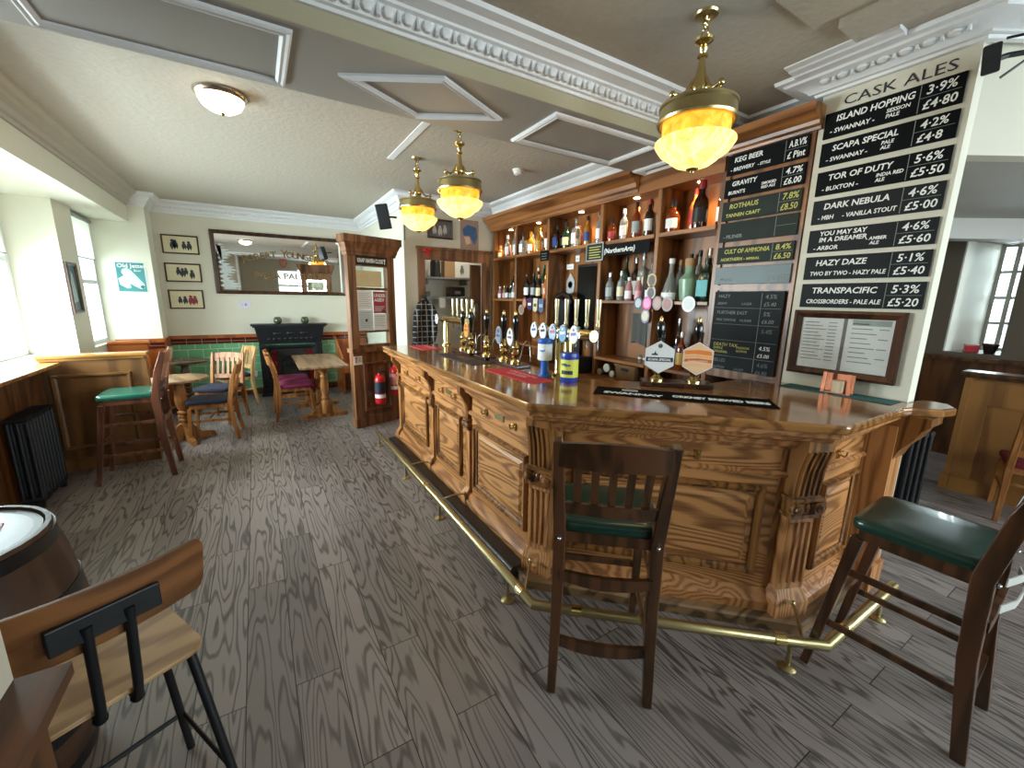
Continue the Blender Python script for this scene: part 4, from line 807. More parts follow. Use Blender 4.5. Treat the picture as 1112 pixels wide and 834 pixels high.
# poster on the pillar, picture on the pier
po = thing('poster', 'teal poster with a pale long-nosed dog on the window pillar', 'poster', (-1.39, 7.599, 1.83)); 
M_TEAL = plain('teal_print', '3f8787', 0.55, var=0.35, scale=9)
MB().box(-0.165, 0.155, -0.003, 0, -0.205, 0.205).build('sheet', plain('poster_paper', 'cfdcd8', 0.6), po); MB().box(-0.15, 0.14, -0.004, -0.003, -0.19, 0.19).build('printed_ground', M_TEAL, po)
MB().slab([(-0.09, 0.10), (-0.04, 0.12), (0.0, 0.09), (0.06, 0.0), (0.12, -0.09), (0.12, -0.14), (0.08, -0.155), (0.02, -0.12), (-0.03, -0.08), (-0.02, -0.14), (-0.06, -0.15), (-0.13, -0.10), (-0.14, -0.02), (-0.08, 0.02), (-0.10, 0.06)], -0.005, -0.004).build('pale_dog', plain('pale_dog_print', 'c3dfe0', 0.6, var=0.12, scale=25), po)
MB().lathe([(0.022, -0.0051), (0.022, -0.0058)], (0.098, 0, -0.125), 10, 'y').build('dog_nose', plain('teal_nose', '2f5d66', 0.6), po)
text('Old Jetter', 0.072, M_WHITE, po, -0.135, 0.125, -0.0055, bold=0.001); text('Beer', 0.04, M_WHITE, po, 0.03, 0.075, -0.0055)
fp = framed('framed_print', 'tall dark framed print on the pier between the windows', 'picture', (-1.658, 6.36, 1.665), PI/2, 0.30, 0.53, 0.035, M_FRAME, plain('grey_blue_print', '55707a', 0.4, var=0.4, scale=10))
MB().slab([(-0.06, -0.16), (0.07, -0.14), (0.05, 0.02), (0.03, 0.14), (-0.01, 0.17), (-0.05, 0.05)], -0.0075, -0.006).build('printed_shape', plain('pale_print', 'b9d0d3', 0.5, var=0.3, scale=20), fp)
# bar wall pictures
a = framed('framed_photo', 'black and white framed photograph behind the farthest pendant', 'picture', (2.22, 5.549, 2.53), 0, 0.36, 0.25, 0.02, M_FRAME, plain('mono_photo', '5c5a58', 0.35, var=0.7, scale=14)); figures(a, [(-0.08, -0.01, 0.9), (0.0, -0.02, 1.0), (0.07, 0, 0.9)], plain('mono_print_light', 'b5b2ac', 0.5))
a = thing('poster', 'unframed blue and orange poster beside the shelving', 'poster', (2.66, 5.549, 2.50)); MB().box(-0.14, 0.14, -0.003, 0, -0.20, 0.19).build('sheet', plain('orange_grey_print', '9d8478', 0.6, var=0.3, scale=8), a)
MB().slab([(-0.11, 0.06), (-0.03, 0.13), (0.10, 0.10), (0.12, -0.02), (0.08, -0.14), (0.0, -0.02), (-0.09, -0.02)], -0.0045, -0.003).build('blue_figure', plain('blue_print', '3f6590', 0.6, var=0.25, scale=20), a); MB().slab([(-0.08, -0.04), (0.0, -0.03), (0.02, -0.12), (-0.05, -0.14)], -0.0045, -0.003).build('pale_face', plain('skin_print', 'd8b4a0', 0.6), a)
# kitchen doorway
dr = struct(MB().box(1.89, 1.99, 5.52, 5.66, 0, 2.26).box(2.91, 2.985, 5.52, 5.66, 0, 2.26).box(1.99, 2.91, 5.522, 5.658, 2.13, 2.26).box(1.875, 3.0, 5.505, 5.56, 2.26, 2.29).build('door_1', M_SCREEN), 'dark wooden frame around the kitchen doorway', 'door frame')
MB().box(2.74, 2.90, 5.67, 5.71, 0.02, 2.10).build('door_leaf', wood('door_leaf_wood', '6b4526', '45290f', 'Z', 0.35, K=20, across=6), dr); 
MB().lathe([(0.05, 5.668), (0.05, 5.66), (0.03, 5.655), (0, 5.655)], (2.82, 0, 1.42), 20, 'y', 0.8, 2.6).build('oval_mirror', plain('oval_plate', '9d9a8c', 0.2, 0.8), dr, smooth=40)
M_KIT = plain('white_kitchen_paint', 'd6d5cc', 0.5, var=0.03)
S(MB().box(1.75, 4.0, 7.0, 7.1, 0, 2.92).box(3.9, 4.0, 5.65, 7.0, 0, 2.92).box(1.82, 1.88, 5.66, 7.0, 0, 2.92), 'wall_kitchen', M_KIT, 'white kitchen walls seen through the doorway', 'wall')
ks = []
for z, lab in ((1.96, 'upper steel shelf in the kitchen'), (1.64, 'lower steel shelf in the kitchen')):
    k = thing('kitchen_shelf', lab, 'shelf', (2.85, 6.8, z)); MB().box(-0.55, 0.5, -0.18, 0.19, -0.03, 0).build('shelf_board', M_STEEL, k); MB().box(-0.4, -0.38, -0.1, 0.19, -0.12, -0.03).box(0.3, 0.32, -0.1, 0.19, -0.12, -0.03).build('brackets', M_STEEL, k)
t = thing('flask', 'tall black flask on the upper kitchen shelf', 'flask', (2.62, 6.78, 1.96)); MB().lathe([(0.08, 0), (0.085, 0.02), (0.085, 0.24), (0.06, 0.28)], n=18).build('flask_body', M_BLACK, t, smooth=40); MB().lathe([(0.05, 0.28), (0.05, 0.31)], n=16).build('flask_lid', M_BLACK, t)
tag(MB().box(-0.09, 0.10, -0.08, 0.08, 0, 0.27).build('cardboard_box', plain('brown_card', 'a98a62', 0.7), loc=(2.84, 6.78, 1.96), bevel=0.003), 'brown cardboard box on the upper kitchen shelf', 'box')
t = thing('paper_sheet', 'white framed sheet leaning on the upper kitchen shelf', 'sheet', (3.11, 6.80, 1.96)); MB().box(-0.13, 0.13, 0, 0.006, 0, 0.30).build('sheet', M_WHITE, t); figures(t, [(0, 0.14, 1.2)], M_FAINT)
t = thing('toaster', 'dark toaster on the lower kitchen shelf', 'toaster', (2.98, 6.78, 1.64)); MB().box(-0.15, 0.15, -0.09, 0.09, 0.01, 0.17).build('toaster_body', M_BLACK, t, bevel=0.03); MB().box(0.15, 0.165, -0.02, 0.02, 0.09, 0.12).build('lever', M_CHROME, t); MB().box(-0.05, 0.05, -0.093, -0.09, 0.05, 0.1).build('badge', plain('silver_grey', '77736f', 0.4), t)
t = thing('plate_stack', 'small stack of bowls on the lower kitchen shelf', 'bowls', (2.45, 6.78, 1.64)); MB().lathe([(0.04, 0), (0.07, 0.03), (0.075, 0.05), (0.06, 0.055), (0, 0.02)], n=18).build('bowl', M_STEEL, t, smooth=40); MB().lathe([(0.05, 0.05), (0.075, 0.08), (0.07, 0.085), (0, 0.055)], n=18).build('upper_bowl', M_STEEL, t, smooth=40)
tag(MB().box(-0.05, 0.05, 0, 0.003, -0.16, 0).build('paper_note', M_WHITE, loc=(2.66, 6.60, 1.62)), 'white paper note hanging from the lower kitchen shelf', 'note')
kl = thing('kitchen_fill_light', 'added ceiling light out of view that brightens the kitchen', 'ceiling light', (2.9, 6.3, 2.92)); MB().lathe([(0.14, -0.02), (0.14, 0)], n=20).build('base', M_WHITE, kl); MB().lathe([(0.12, -0.02), (0.11, -0.05), (0.06, -0.07), (0, -0.075)], n=20).build('diffuser', plain('kitchen_fill_glow', 'fff3dd', 0.4, emit=45, var=0), kl)  # unseen ceiling light, added to brighten the kitchen
# plaid coat on the door frame
co = thing('hanging_coat', 'black and white plaid coat hanging on the kitchen door frame', 'coat', (1.93, 5.49, 1.60))
mp_, nt, b_, N_, L_ = new_mat('plaid_wool'); tc = N_('ShaderNodeTexCoord')
def band(axis, sc_):
    sx = N_('ShaderNodeSeparateXYZ'); L_(tc.outputs['Object'], sx.inputs[0]); f_ = N_('ShaderNodeMath'); f_.operation = 'MULTIPLY'; f_.inputs[1].default_value = sc_; L_(sx.outputs[axis], f_.inputs[0]); g_ = N_('ShaderNodeMath'); g_.operation = 'FRACT'; L_(f_.outputs[0], g_.inputs[0]); h_ = N_('ShaderNodeMath'); h_.operation = 'LESS_THAN'; h_.inputs[1].default_value = 0.16; L_(g_.outputs[0], h_.inputs[0]); return h_
a1, a2 = band('X', 14), band('Z', 14); ad = N_('ShaderNodeMath'); ad.operation = 'MAXIMUM'; L_(a1.outputs[0], ad.inputs[0]); L_(a2.outputs[0], ad.inputs[1])
mx_ = N_('ShaderNodeMix'); mx_.data_type = 'RGBA'; mx_.inputs['A'].default_value = hexc('17171a'); mx_.inputs['B'].default_value = hexc('8f8f8f'); L_(ad.outputs[0], mx_.inputs['Factor']); L_(mx_.outputs['Result'], b_.inputs['Base Color']); b_.inputs['Roughness'].default_value = 0.9
m = MB(); A = []
for z, hw, hd, dx in ((0.02, 0.03, 0.03, 0.0), (-0.06, 0.07, 0.05, 0.01), (-0.2, 0.11, 0.07, 0.0), (-0.4, 0.13, 0.08, -0.02), (-0.62, 0.14, 0.085, -0.04), (-0.64, 0.10, 0.06, -0.04)):
    A.append([m.V((dx+hw*math.cos(2*PI*j/16)*(1+0.10*math.cos(5*2*PI*j/16)), -0.06+hd*math.sin(2*PI*j/16)*(1+0.12*math.cos(5*2*PI*j/16)), z)) for j in range(16)])
m.F(A[0]); m.F(A[-1][::-1])
for P, Q in zip(A, A[1:]):
    for j in range(16): m.F([P[j], P[(j+1) % 16], Q[(j+1) % 16], Q[j]])
m.build('coat_body', mp_, co, smooth=60)
for sx in (-1, 1): MB().tube([(sx*0.06, -0.10, -0.05), (sx*0.12, -0.12, -0.2), (sx*0.13-0.02, -0.13, -0.42), (sx*0.12-0.04, -0.14, -0.56)], [0.04, 0.05, 0.045, 0.035], 10).build('sleeve', mp_, co, smooth=True)
MB().tube([(0, 0.0, 0.05), (0, -0.04, 0.03), (0, -0.05, 0.06)], 0.006, 6).ball((0, -0.07, 0.0), (0.05, 0.04, 0.05)).build('collar', M_BLACK, co, smooth=True)
t = thing('bow_ribbon', 'small red ribbon on the corner of the kitchen door frame', 'ribbon', (2.02, 5.50, 2.24))
MB().ball((-0.035, 0, 0), (0.035, 0.015, 0.025)).build('loop', M_RED, t, smooth=True); MB().ball((0.035, 0, 0), (0.035, 0.015, 0.025)).build('loop', M_RED, t, smooth=True); MB().box(-0.008, 0.008, -0.01, 0.01, -0.09, 0).build('tail', M_RED, t)
# notice screen
kn = thing('notice_screen', 'tall wooden glazed screen holding notices at the end of the bar', 'screen', (0.955, 5.25, 0), R(17)); kn.scale = (0.82, 1, 1)
MB().box(0, 0.12, 0, 0.09, 0, 2.12).build('post', M_SCREEN, kn); MB().box(0.63, 0.75, 0, 0.09, 0, 2.12).build('post', M_SCREEN, kn)
MB().box(0.12, 0.63, 0.0, 0.07, 0, 0.95).box(0.12, 0.63, -0.012, 0, 0, 0.14).build('lower_panel', M_SCREEN, kn); m = MB(); m.frame(0.14, 0.61, 0.2, 0.82, PM); m.build('panel_moulding', M_SCREEN, kn)
MB().box(-0.02, 0.77, -0.03, 0.11, 0.95, 1.0).box(0.12, 0.63, 0.01, 0.08, 1.0, 1.04).build('ledge_rail', M_SCREEN, kn); MB().box(-0.015, 0.135, -0.02, 0.10, 0, 0.12).build('plinth', M_SCREEN, kn)
MB().box(0.12, 0.63, 0.02, 0.07, 1.185, 1.21).box(0.12, 0.63, 0.02, 0.07, 1.70, 1.73).box(0.12, 0.63, 0.0, 0.08, 1.98, 2.12).build('glazing_bars', M_SCREEN, kn)
MB().box(0.12, 0.63, 0.042, 0.047, 1.04, 1.98).build('pane', M_GLASS, kn)
MB().sweep([(-0.0, 0.09), (0, 0), (0.75, 0), (0.75, 0.09)][::-1], [(0, 2.10), (-0.02, 2.10), (-0.025, 2.13), (-0.035, 2.14), (-0.04, 2.17), (-0.06, 2.21), (-0.07, 2.23), (-0.085, 2.24), (-0.085, 2.32), (0, 2.32)]).build('cornice', M_SCREEN, kn)
sg = tag(MB().box(0, 0.50, -0.012, 0, 0, 0.10).build('sign_board', M_BLACK, loc=(0, 0, 0)), 'black chalk sign fixed across the top of the notice screen', 'sign'); sg.matrix_world = kn.matrix_basis @ Matrix.Translation((0.125, -0.002, 1.995))
text('KNAP HAVEN CLOSE', 0.066, M_CHALK, sg, 0.015, 0.027, -0.0135, wide=0.9, bold=0.002, maxw=0.415); MB().slab([(0.45, 0.02), (0.46, 0.02), (0.46, 0.06), (0.475, 0.06), (0.455, 0.085), (0.435, 0.06), (0.45, 0.06)], -0.0135, -0.012).build('arrow', M_CHALK, sg)
def notice(name, label, x0, x1, z0, z1, mat):
    o = MB().box(0, x1-x0, -0.004, 0, 0, z1-z0).build(name, mat); o.matrix_world = kn.matrix_basis @ Matrix.Translation((x0, 0.038, z0)); return tag(o, label, 'notice', 'notices behind the screen')
M_PINK = plain('crimson_notice', 'a33348', 0.5, var=0.04)
q = notice('paper_notice', 'crimson printed notice on the glazed screen', 0.40, 0.61, 1.42, 1.685, M_PINK); text('UNDER\nAGED?', 0.055, M_WHITE, q, 0.015, 0.20, -0.005, bold=0.002)
m = MB()
for k in range(5): m.box(0.02, 0.19-0.02*(k % 3), -0.0048, -0.004, 0.08-0.014*k, 0.085-0.014*k)
m.build('printed_lines', M_WHITE, q); MB().box(0.13, 0.185, -0.0048, -0.004, 0.015, 0.045).build('printed_box', M_INK, q)
M_PAPB = plain('bluish_paper', 'c6ced2', 0.6)
for nm, lab, x0, x1, z0, z1 in (('paper_notice', 'white printed sheet below the crimson notice', 0.39, 0.615, 1.215, 1.41), ('paper_notice', 'bluish sheet with a small dark emblem on the glazed screen', 0.15, 0.38, 1.215, 1.46), ('paper_notice', 'plain pale sheet on the upper half of the glazed screen', 0.14, 0.375, 1.47, 1.69)):
    q = notice(nm, lab, x0, x1, z0, z1, M_PAPB if 'bluish' in lab else M_WHITE); m = MB(); h_ = z1-z0
    for k in range(int(h_/0.022)-1): m.box(0.02, (x1-x0)-0.03-0.03*(k % 2), -0.0046, -0.004, h_-0.03-0.02*k, h_-0.026-0.02*k)
    m.build('printed_lines', M_FAINT, q)
    if 'emblem' in lab: MB().lathe([(0.02, -0.0055), (0.02, -0.0046)], (0.12, 0, 0.12), 10, 'y').build('emblem', M_FIG, q)
q = notice('paper_notice', 'yellowish label strip in the top pane of the screen', 0.14, 0.55, 1.74, 1.93, plain('yellowed_paper', 'cfc096', 0.6, var=0.1)); q['group'] = 'notices behind the screen'
ns = tag(MB().box(0, 0.125, -0.006, 0, 0, 0.105).build('safety_sign', M_WHITE), 'small white safety sign on the screen post', 'sign'); ns.matrix_world = kn.matrix_basis @ Matrix.Translation((0.01, -0.001, 0.80))
MB().box(0.012, 0.05, -0.0075, -0.006, 0.03, 0.095).build('red_square', M_RED, ns); MB().box(0.065, 0.112, -0.0075, -0.006, 0.03, 0.095).build('pale_green_square', plain('pale_green', '9fbfa8', 0.5), ns); text('ID', 0.04, M_WHITE, ns, 0.018, 0.045, -0.008)
# fire extinguishers
def extinguisher(label, x, y, z, band, blk):
    t = thing('fire_extinguisher', label, 'fire extinguisher', (x, y, z), R(10), 'fire extinguishers at the bar end')
    MB().lathe([(0.05, 0.0), (0.062, 0.012), (0.065, 0.04), (0.065, 0.30), (0.055, 0.345), (0.026, 0.37), (0.024, 0.39)], n=20).build('cylinder', M_RED, t, smooth=40)
    MB().lathe([(0.0655, 0.08), (0.0657, 0.12), (0.0655, 0.125)], n=20).build('white_band', M_WHITE, t); MB().lathe([(0.0655, 0.14), (0.0662, 0.145), (0.0662, 0.28), (0.0655, 0.285)], n=20).build('label_band', band, t)
    MB().tube([(0, 0, 0.38), (0, 0, 0.42)], 0.018, 10).box(-0.012, 0.012, -0.08, 0.03, 0.415, 0.43).box(-0.01, 0.01, -0.085, 0.02, 0.445, 0.455).build('valve', M_BLACK, t)
    MB().tube([(0.02, 0, 0.405), (0.07, -0.01, 0.41), (0.085, -0.01, 0.35), (0.082, -0.01, 0.2), (0.075, -0.01, 0.1)], 0.009, 8).build('hose', M_BLACK, t, smooth=True)
    MB().box(-0.02, 0.02, 0.066, 0.085, 0.12, 0.36).build('wall_bracket', M_STEEL, t); return t
extinguisher('red fire extinguisher with a dark label band, nearer the screen post', 1.245, 5.20, 0.30, plain('navy_label', '1d2233', 0.5), 1)
extinguisher('red fire extinguisher with a pale label, beside the bar end', 1.455, 5.26, 0.38, plain('pale_red_label', 'd0898a', 0.5), 0)
# loudspeakers
def speaker(label, loc, rz, tilt, s=1.0):
    t = thing('wall_speaker', label, 'loudspeaker', loc, rz)
    b = MB().hexa([(-0.075*s, -0.07*s, -0.14*s), (0.075*s, -0.07*s, -0.14*s), (0.05*s, 0.07*s, -0.14*s), (-0.05*s, 0.07*s, -0.14*s)], [(-0.075*s, -0.07*s, 0.14*s), (0.075*s, -0.07*s, 0.14*s), (0.05*s, 0.07*s, 0.14*s), (-0.05*s, 0.07*s, 0.14*s)]).build('enclosure', M_BLACK, t, bevel=0.008); b.rotation_euler = (tilt, R(-8), 0)
    g = MB().box(-0.066*s, 0.066*s, -0.078*s, -0.07*s, -0.13*s, 0.13*s).build('grille', plain('speaker_cloth', '1d1d1f', 0.85, var=0.3, scale=200), b, bevel=0.004)
    MB().tube([(0, 0.06*s, 0), (0.06, 0.13*s, 0.02), (0.12, 0.16*s, 0.02)], 0.012, 8).build('bracket', M_BLACK, t)
    return t
speaker('black loudspeaker bracketed to the wall above the notice screen', (1.42, 5.32, 2.57), R(-25), R(14))
MB_ = tag(MB().tube([(1.715, 5.46, 2.58), (1.712, 5.48, 2.4), (1.715, 5.50, 2.34)], 0.006, 6).build('speaker_cable', M_BLACK), 'thin black cable dropping from the loudspeaker', 'cable')
t = speaker('black loudspeaker on the corner above the cask ale boards', (2.95, 0.705, 2.72), R(-70), R(20), 0.42)
MB().tube([(0.04, 0.02, 0.08), (0.12, 0.04, 0.085), (0.17, 0.05, 0.06), (0.14, 0.05, 0.0), (0.05, 0.05, -0.07)], 0.006, 6).build('cable', M_BLACK, t, smooth=True)

# ================================================================ LAMPS
M_ALAB = alabaster('lit_alabaster', 'e2a540', 'ffe294', 1.25); M_AMBERG = alabaster('lit_amber_ring', 'dd7f18', 'f7a838', 1.1)
def pendant(x, y, label):
    t = thing('pendant_lamp', label, 'pendant lamp', (x, y, 2.24), 0, 'brass pendants over the bar')
    MB().lathe([(0.0, 0.018), (0.04, 0.02), (0.09, 0.036), (0.122, 0.056), (0.134, 0.068), (0.146, 0.074), (0.176, 0.092), (0.199, 0.122), (0.206, 0.134), (0.204, 0.143), (0.19, 0.149), (0.165, 0.153), (0.0, 0.153)], n=36).build('glass_bowl', M_ALAB, t, smooth=40)
    MB().lathe([(0.0, 0.005), (0.008, 0.0), (0.012, 0.01), (0.03, 0.016), (0.034, 0.022), (0.0, 0.024)], n=16).build('finial', M_BRASS, t, smooth=40)
    MB().lathe([(0.150, 0.152), (0.168, 0.156), (0.172, 0.19), (0.172, 0.229), (0.150, 0.229)], n=36, loop=True).build('amber_ring', M_AMBERG, t, smooth=40)
    MB().lathe([(r_, z_-0.033) for r_, z_ in ((0.186, 0.25), (0.200, 0.252), (0.204, 0.262), (0.196, 0.268), (0.190, 0.315), (0.197, 0.322), (0.197, 0.332), (0.182, 0.335), (0.176, 0.30), (0.178, 0.255))], n=36, loop=True).build('brass_gallery', M_OLDBRASS, t, smooth=30)
    MB().lathe([(r_, z_-0.033) for r_, z_ in ((0.0, 0.325), (0.19, 0.325), (0.19, 0.331), (0.06, 0.345), (0.045, 0.37), (0.03, 0.38), (0.0, 0.38))], n=30).build('top_plate', M_OLDBRASS, t, smooth=40)
    for k in range(3):
        a = 2*PI*k/3+0.4; ca, sa = math.cos(a), math.sin(a)
        MB().tube([(0.14*ca, 0.14*sa, 0.302), (0.125*ca, 0.125*sa, 0.352), (0.09*ca, 0.09*sa, 0.345), (0.065*ca, 0.065*sa, 0.362), (0.04*ca, 0.04*sa, 0.40), (0.02*ca, 0.02*sa, 0.42)], 0.009, 8).ball((0.137*ca, 0.137*sa, 0.352), 0.016, 8, 5).build('scroll_arm', M_BRASS, t, smooth=True)
    MB().lathe([(r_, z_-0.033) for r_, z_ in ((0.02, 0.37), (0.042, 0.39), (0.046, 0.41), (0.03, 0.45), (0.018, 0.50), (0.016, 0.53), (0.026, 0.535), (0.026, 0.545), (0.012, 0.55), (0.022, 0.57), (0.016, 0.585), (0.045, 0.60), (0.048, 0.61), (0.03, 0.618), (0.012, 0.625))], n=20).build('stem', M_BRASS, t, smooth=40)
    for k, z in enumerate((0.608, 0.636, 0.662)):
        MB().tube([(0.018*math.cos(2*PI*j/12)*(1 if k % 2 else 0), 0.018*math.cos(2*PI*j/12)*(0 if k % 2 else 1), z+0.02*math.sin(2*PI*j/12)) for j in range(12)], 0.0035, 6, closed=True).build('chain_link', M_BRASS, t, smooth=True)
    MB().tube([(0.01, 0, 0.59), (0.034, 0.01, 0.61), (0.026, 0.01, 0.645), (0.004, 0, 0.675)], 0.003, 6).build('flex', M_BRASS, t, smooth=True)
    t.scale = (0.9, 0.9, 1.0)
    o = MB().lathe([(0.012, 0.68-0.0), (0.03, 0.665), (0.055, 0.67), (0.06, 0.679), (0.0, 0.679)], n=22).build('ceiling_rose', M_OLDBRASS, t, smooth=40)
    return t
def lamp_light(x, y):
    l = bpy.data.lights.new('pendant_light', 'POINT'); l.energy = 14; l.color = (1, 0.70, 0.36); l.shadow_soft_size = 0.2
    o = bpy.data.objects.new('pendant_light', l); C.objects.link(o); o.location = (x, y, 2.36)
for xy in ((1.895, 1.43), (1.49, 3.28), (1.437, 4.145)): lamp_light(*xy)
p1 = pendant(1.895, 1.43, 'brass pendant with a glowing alabaster bowl, nearest, over the canted corner')
dup(p1, (1.49, 3.28, 2.24), R(40), 'brass pendant with a glowing bowl, middle one along the bar'); dup(p1, (1.437, 4.145, 2.24), R(75), 'brass pendant with a glowing bowl, farthest along the bar')
fl = thing('flush_light', 'frosted dome ceiling light near the window wall', 'ceiling light', (-0.07, 3.63, 2.92))
MB().lathe([(0.0, 0.0), (0.155, 0.0), (0.155, -0.012), (0.14, -0.03), (0.125, -0.035), (0.0, -0.035)], n=32).build('metal_rim', plain('champagne_metal', 'b3a591', 0.25, 0.9), fl, smooth=40)
MB().lathe([(0.132, -0.033), (0.130, -0.045), (0.11, -0.08), (0.07, -0.105), (0.0, -0.115)], n=32).build('glass_dome', alabaster('lit_opal', 'ffe2ae', 'fff6e0', 7), fl, smooth=50)
MB().lathe([(0.0, -0.114), (0.016, -0.118), (0.010, -0.13), (0.0, -0.138)], n=14).build('finial', M_OLDBRASS, fl, smooth=40)
sd = thing('smoke_detector', 'small white smoke detector on the ceiling', 'smoke detector', (2.42, 3.9, 2.92)); MB().lathe([(0.055, 0), (0.055, -0.015), (0.045, -0.02), (0.042, -0.045), (0.03, -0.052), (0, -0.052)], n=24).build('housing', M_WHITE, sd, smooth=40); MB().lathe([(0.015, -0.052), (0.015, -0.06), (0, -0.06)], n=12).build('sensor_cap', plain('grey_switch', 'b0b0ae', 0.5), sd)

# ================================================================ CHALKBOARDS AND MENU
W7 = 0.585
CASK = [(2.580, 2.718, 'new', ['ISLAND HOPPING', '- SWANNAY -', 'SESSION\nPALE'], '3·9%', '£4·80'), (2.427, 2.556, 'new', ['SCAPA SPECIAL', '- SWANNAY -', 'PALE\nALE'], '4·2%', '£4·8'),
        (2.262, 2.396, 'new', ['TOR OF DUTY', '- BUXTON -', 'INDIA RED\nALE'], '5·6%', '£5·50'), (2.097, 2.234, 'new', ['DARK NEBULA', '- MBH     - VANILLA STOUT', ''], '4·6%', '£5·00'),
        (1.931, 2.063, 'new', ['YOU MAY SAY\nIM A DREAMER', '- ARBOR', '- AMBER\n   ALE'], '4·6%', '£5·60'), (1.769, 1.905, 'new', ['HAZY DAZE', 'TWO BY TWO - HAZY PALE', ''], '5·1%', '£5·40'), (1.600, 1.743, 'new', ['TRANSPACIFIC', 'CROSSBORDERS - PALE ALE', ''], '5·3%', '£5·20')]
M_CHALKM = plain('grey_chalkboard', '1d2022', 0.55, var=0.12, scale=6, spec=0.12)
def board(name, label, loc, rz, w_, h_, mat, lines, pct, price, ink, group, split=0.72):
    t = thing(name, label, 'chalkboard', loc, rz, group)
    MB().box(0, w_, -0.012, 0, 0, h_).build('board', mat, t, bevel=0.002)
    xs = w_*split; MB().box(xs, xs+0.003, -0.0128, -0.012, 0.004, h_-0.004).box(xs, w_-0.01, -0.0128, -0.012, h_*0.5, h_*0.5+0.002).build('ruled_lines', M_FAINT, t)
    Y_ = -0.0132; a = lines[0]; two = '\n' in a
    text(a, h_*(0.27 if two else 0.34), ink, t, w_*0.10, h_*(0.72 if two else 0.60), Y_, shear=0.12, bold=0.0009, maxw=w_*(split-0.13))
    text(lines[1], h_*0.25, ink, t, w_*0.06, h_*(0.10 if two else 0.17), Y_, shear=0.12, bold=0.0007, maxw=w_*((split-0.08) if not lines[2] else 0.36))
    if lines[2]: text(lines[2], h_*0.19, ink, t, w_*0.50 if '\n' in lines[2] else w_*0.42, h_*(0.36 if '\n' in lines[2] else 0.17), Y_, shear=0.12, bold=0.0006, maxw=w_*(split-0.52 if '\n' in lines[2] else split-0.44))
    if pct: text(pct, h_*0.42, ink, t, xs+w_*0.04, h_*0.60, Y_, shear=0.1, bold=0.0008, maxw=w_*(1-split-0.07))
    if price: text(price, h_*0.42, ink, t, xs+w_*0.03, h_*0.11, Y_, shear=0.1, bold=0.0008, maxw=w_*(1-split-0.06))
    return t
ordn = ['topmost', 'second', 'third', 'fourth', 'fifth', 'sixth', 'lowest']
for i, (z0, z1, st, li, pc, pr_) in enumerate(CASK):
    nm = li[0].replace('\n', ' ').title()
    board('chalkboard', f'{ordn[i]} cask ale chalkboard on the cream wall, reading {pc.replace(chr(183), chr(46))} and {pr_.replace(chr(183), chr(46))}', (2.999, 1.366-0.002*i, z0), -PI/2, W7, z1-z0, M_CHALKB if i < 3 else M_CHALKM, li, pc, pr_, M_CHALK, 'cask ale chalkboards')
wlz = thing('wall_lettering', 'black painted heading CASK ALES above the chalkboards', 'lettering', (2.9985, 1.366, 2.742), -PI/2)
text('CASK ALES', 0.072, M_INK, wlz, 0.075, 0, -0.0012, wide=1.34)
KEG = [(2.506, 2.638, M_CHALKB, ['KEG BEER', '- BREWERY', '- STYLE'], 'A.B.V%', '£ Pint', M_CHALK), (2.354, 2.479, M_CHALKB, ['GRAVITY', "BURNT'S", 'SMOKED\nRED ALE'], '4.7%', '£6.00', M_CHALK), (2.199, 2.33, M_CHALKG, ['ROTHAUS', 'TANNEN CRAFT', ''], '7.8%', '£8.50', M_YEL),
       (2.053, 2.185, M_CHALKG, ['', '- PILSNER', ''], '', '', M_FAINT), (1.897, 2.016, M_CHALKG, ['CULT OF AMMONIA', 'NORTHERN -', 'IMPERIAL'], '8.4%', '£6.50', M_YEL), (1.753, 1.874, M_CHALKT, ['', 'PILSNER', ''], '', '£5.00', M_FAINT)]
ko = ['topmost', 'second', 'third', 'fourth', 'fifth', 'lowest']
for i, (z0, z1, ma, li, pc, pr_, ink) in enumerate(KEG):
    board('chalkboard', f'{ko[i]} narrow keg beer chalkboard on the wooden cabinet front', (2.989, 1.955, z0), -PI/2, 0.525, z1-z0, ma, [li[0] or ' ', li[1], li[2]], pc, pr_, ink, 'keg beer chalkboards', 0.74)
kbg = thing('chalkboard', 'large five row keg chalkboard low on the wooden cabinet front', 'chalkboard', (2.989, 1.935, 1.125), -PI/2)
MB().box(0, 0.49, -0.014, 0, 0, 0.575).build('board', plain('slate_chalkboard', '1a1e21', 0.55, var=0.15, scale=5, spec=0.12), kbg)
m = MB().box(0.345, 0.348, -0.0148, -0.014, 0.01, 0.565)
for k in range(1, 5): m.box(0.01, 0.48, -0.0148, -0.014, 0.575-0.118*k, 0.577-0.118*k)
m.build('ruled_lines', M_FAINT, kbg)
for k, (a, b_, c_, d_, e_, ink) in enumerate((('HAZY', 'BREW', 'LAGER', '4.5%', '£5.40', M_FAINT), ('FURTHER EAST', 'MALTSMITHS', 'PILSNER', '5%', '£6.00', M_FAINT), ('', '', '', '5.4%', '', M_CHALKT), ('DEATH TAX', 'SIMPLE\nORIGINAL', 'PASSION\nGUAVA', '4.5%', '£5.00', M_YEL), ('HELLES', 'BRUTON', 'LAGER', '4.6%', '£6.80', M_CHALKT))):
    z = 0.575-0.118*k
    if a: text(a, 0.034, ink, kbg, 0.03, z-0.045, -0.0152, shear=0.1)
    if b_: text(b_, 0.026, ink, kbg, 0.03, z-0.07 if '\n' in b_ else z-0.095, -0.0152, shear=0.1)
    if c_: text(c_, 0.024, ink, kbg, 0.21, z-0.055 if '\n' in c_ else z-0.095, -0.0152, shear=0.1)
    if d_: text(d_, 0.04, ink if ink is not M_YEL else M_CHALK, kbg, 0.37, z-0.05, -0.0152, shear=0.1)
    if e_: text(e_, 0.036, ink if ink is not M_YEL else M_CHALK, kbg, 0.365, z-0.1, -0.0152, shear=0.1)
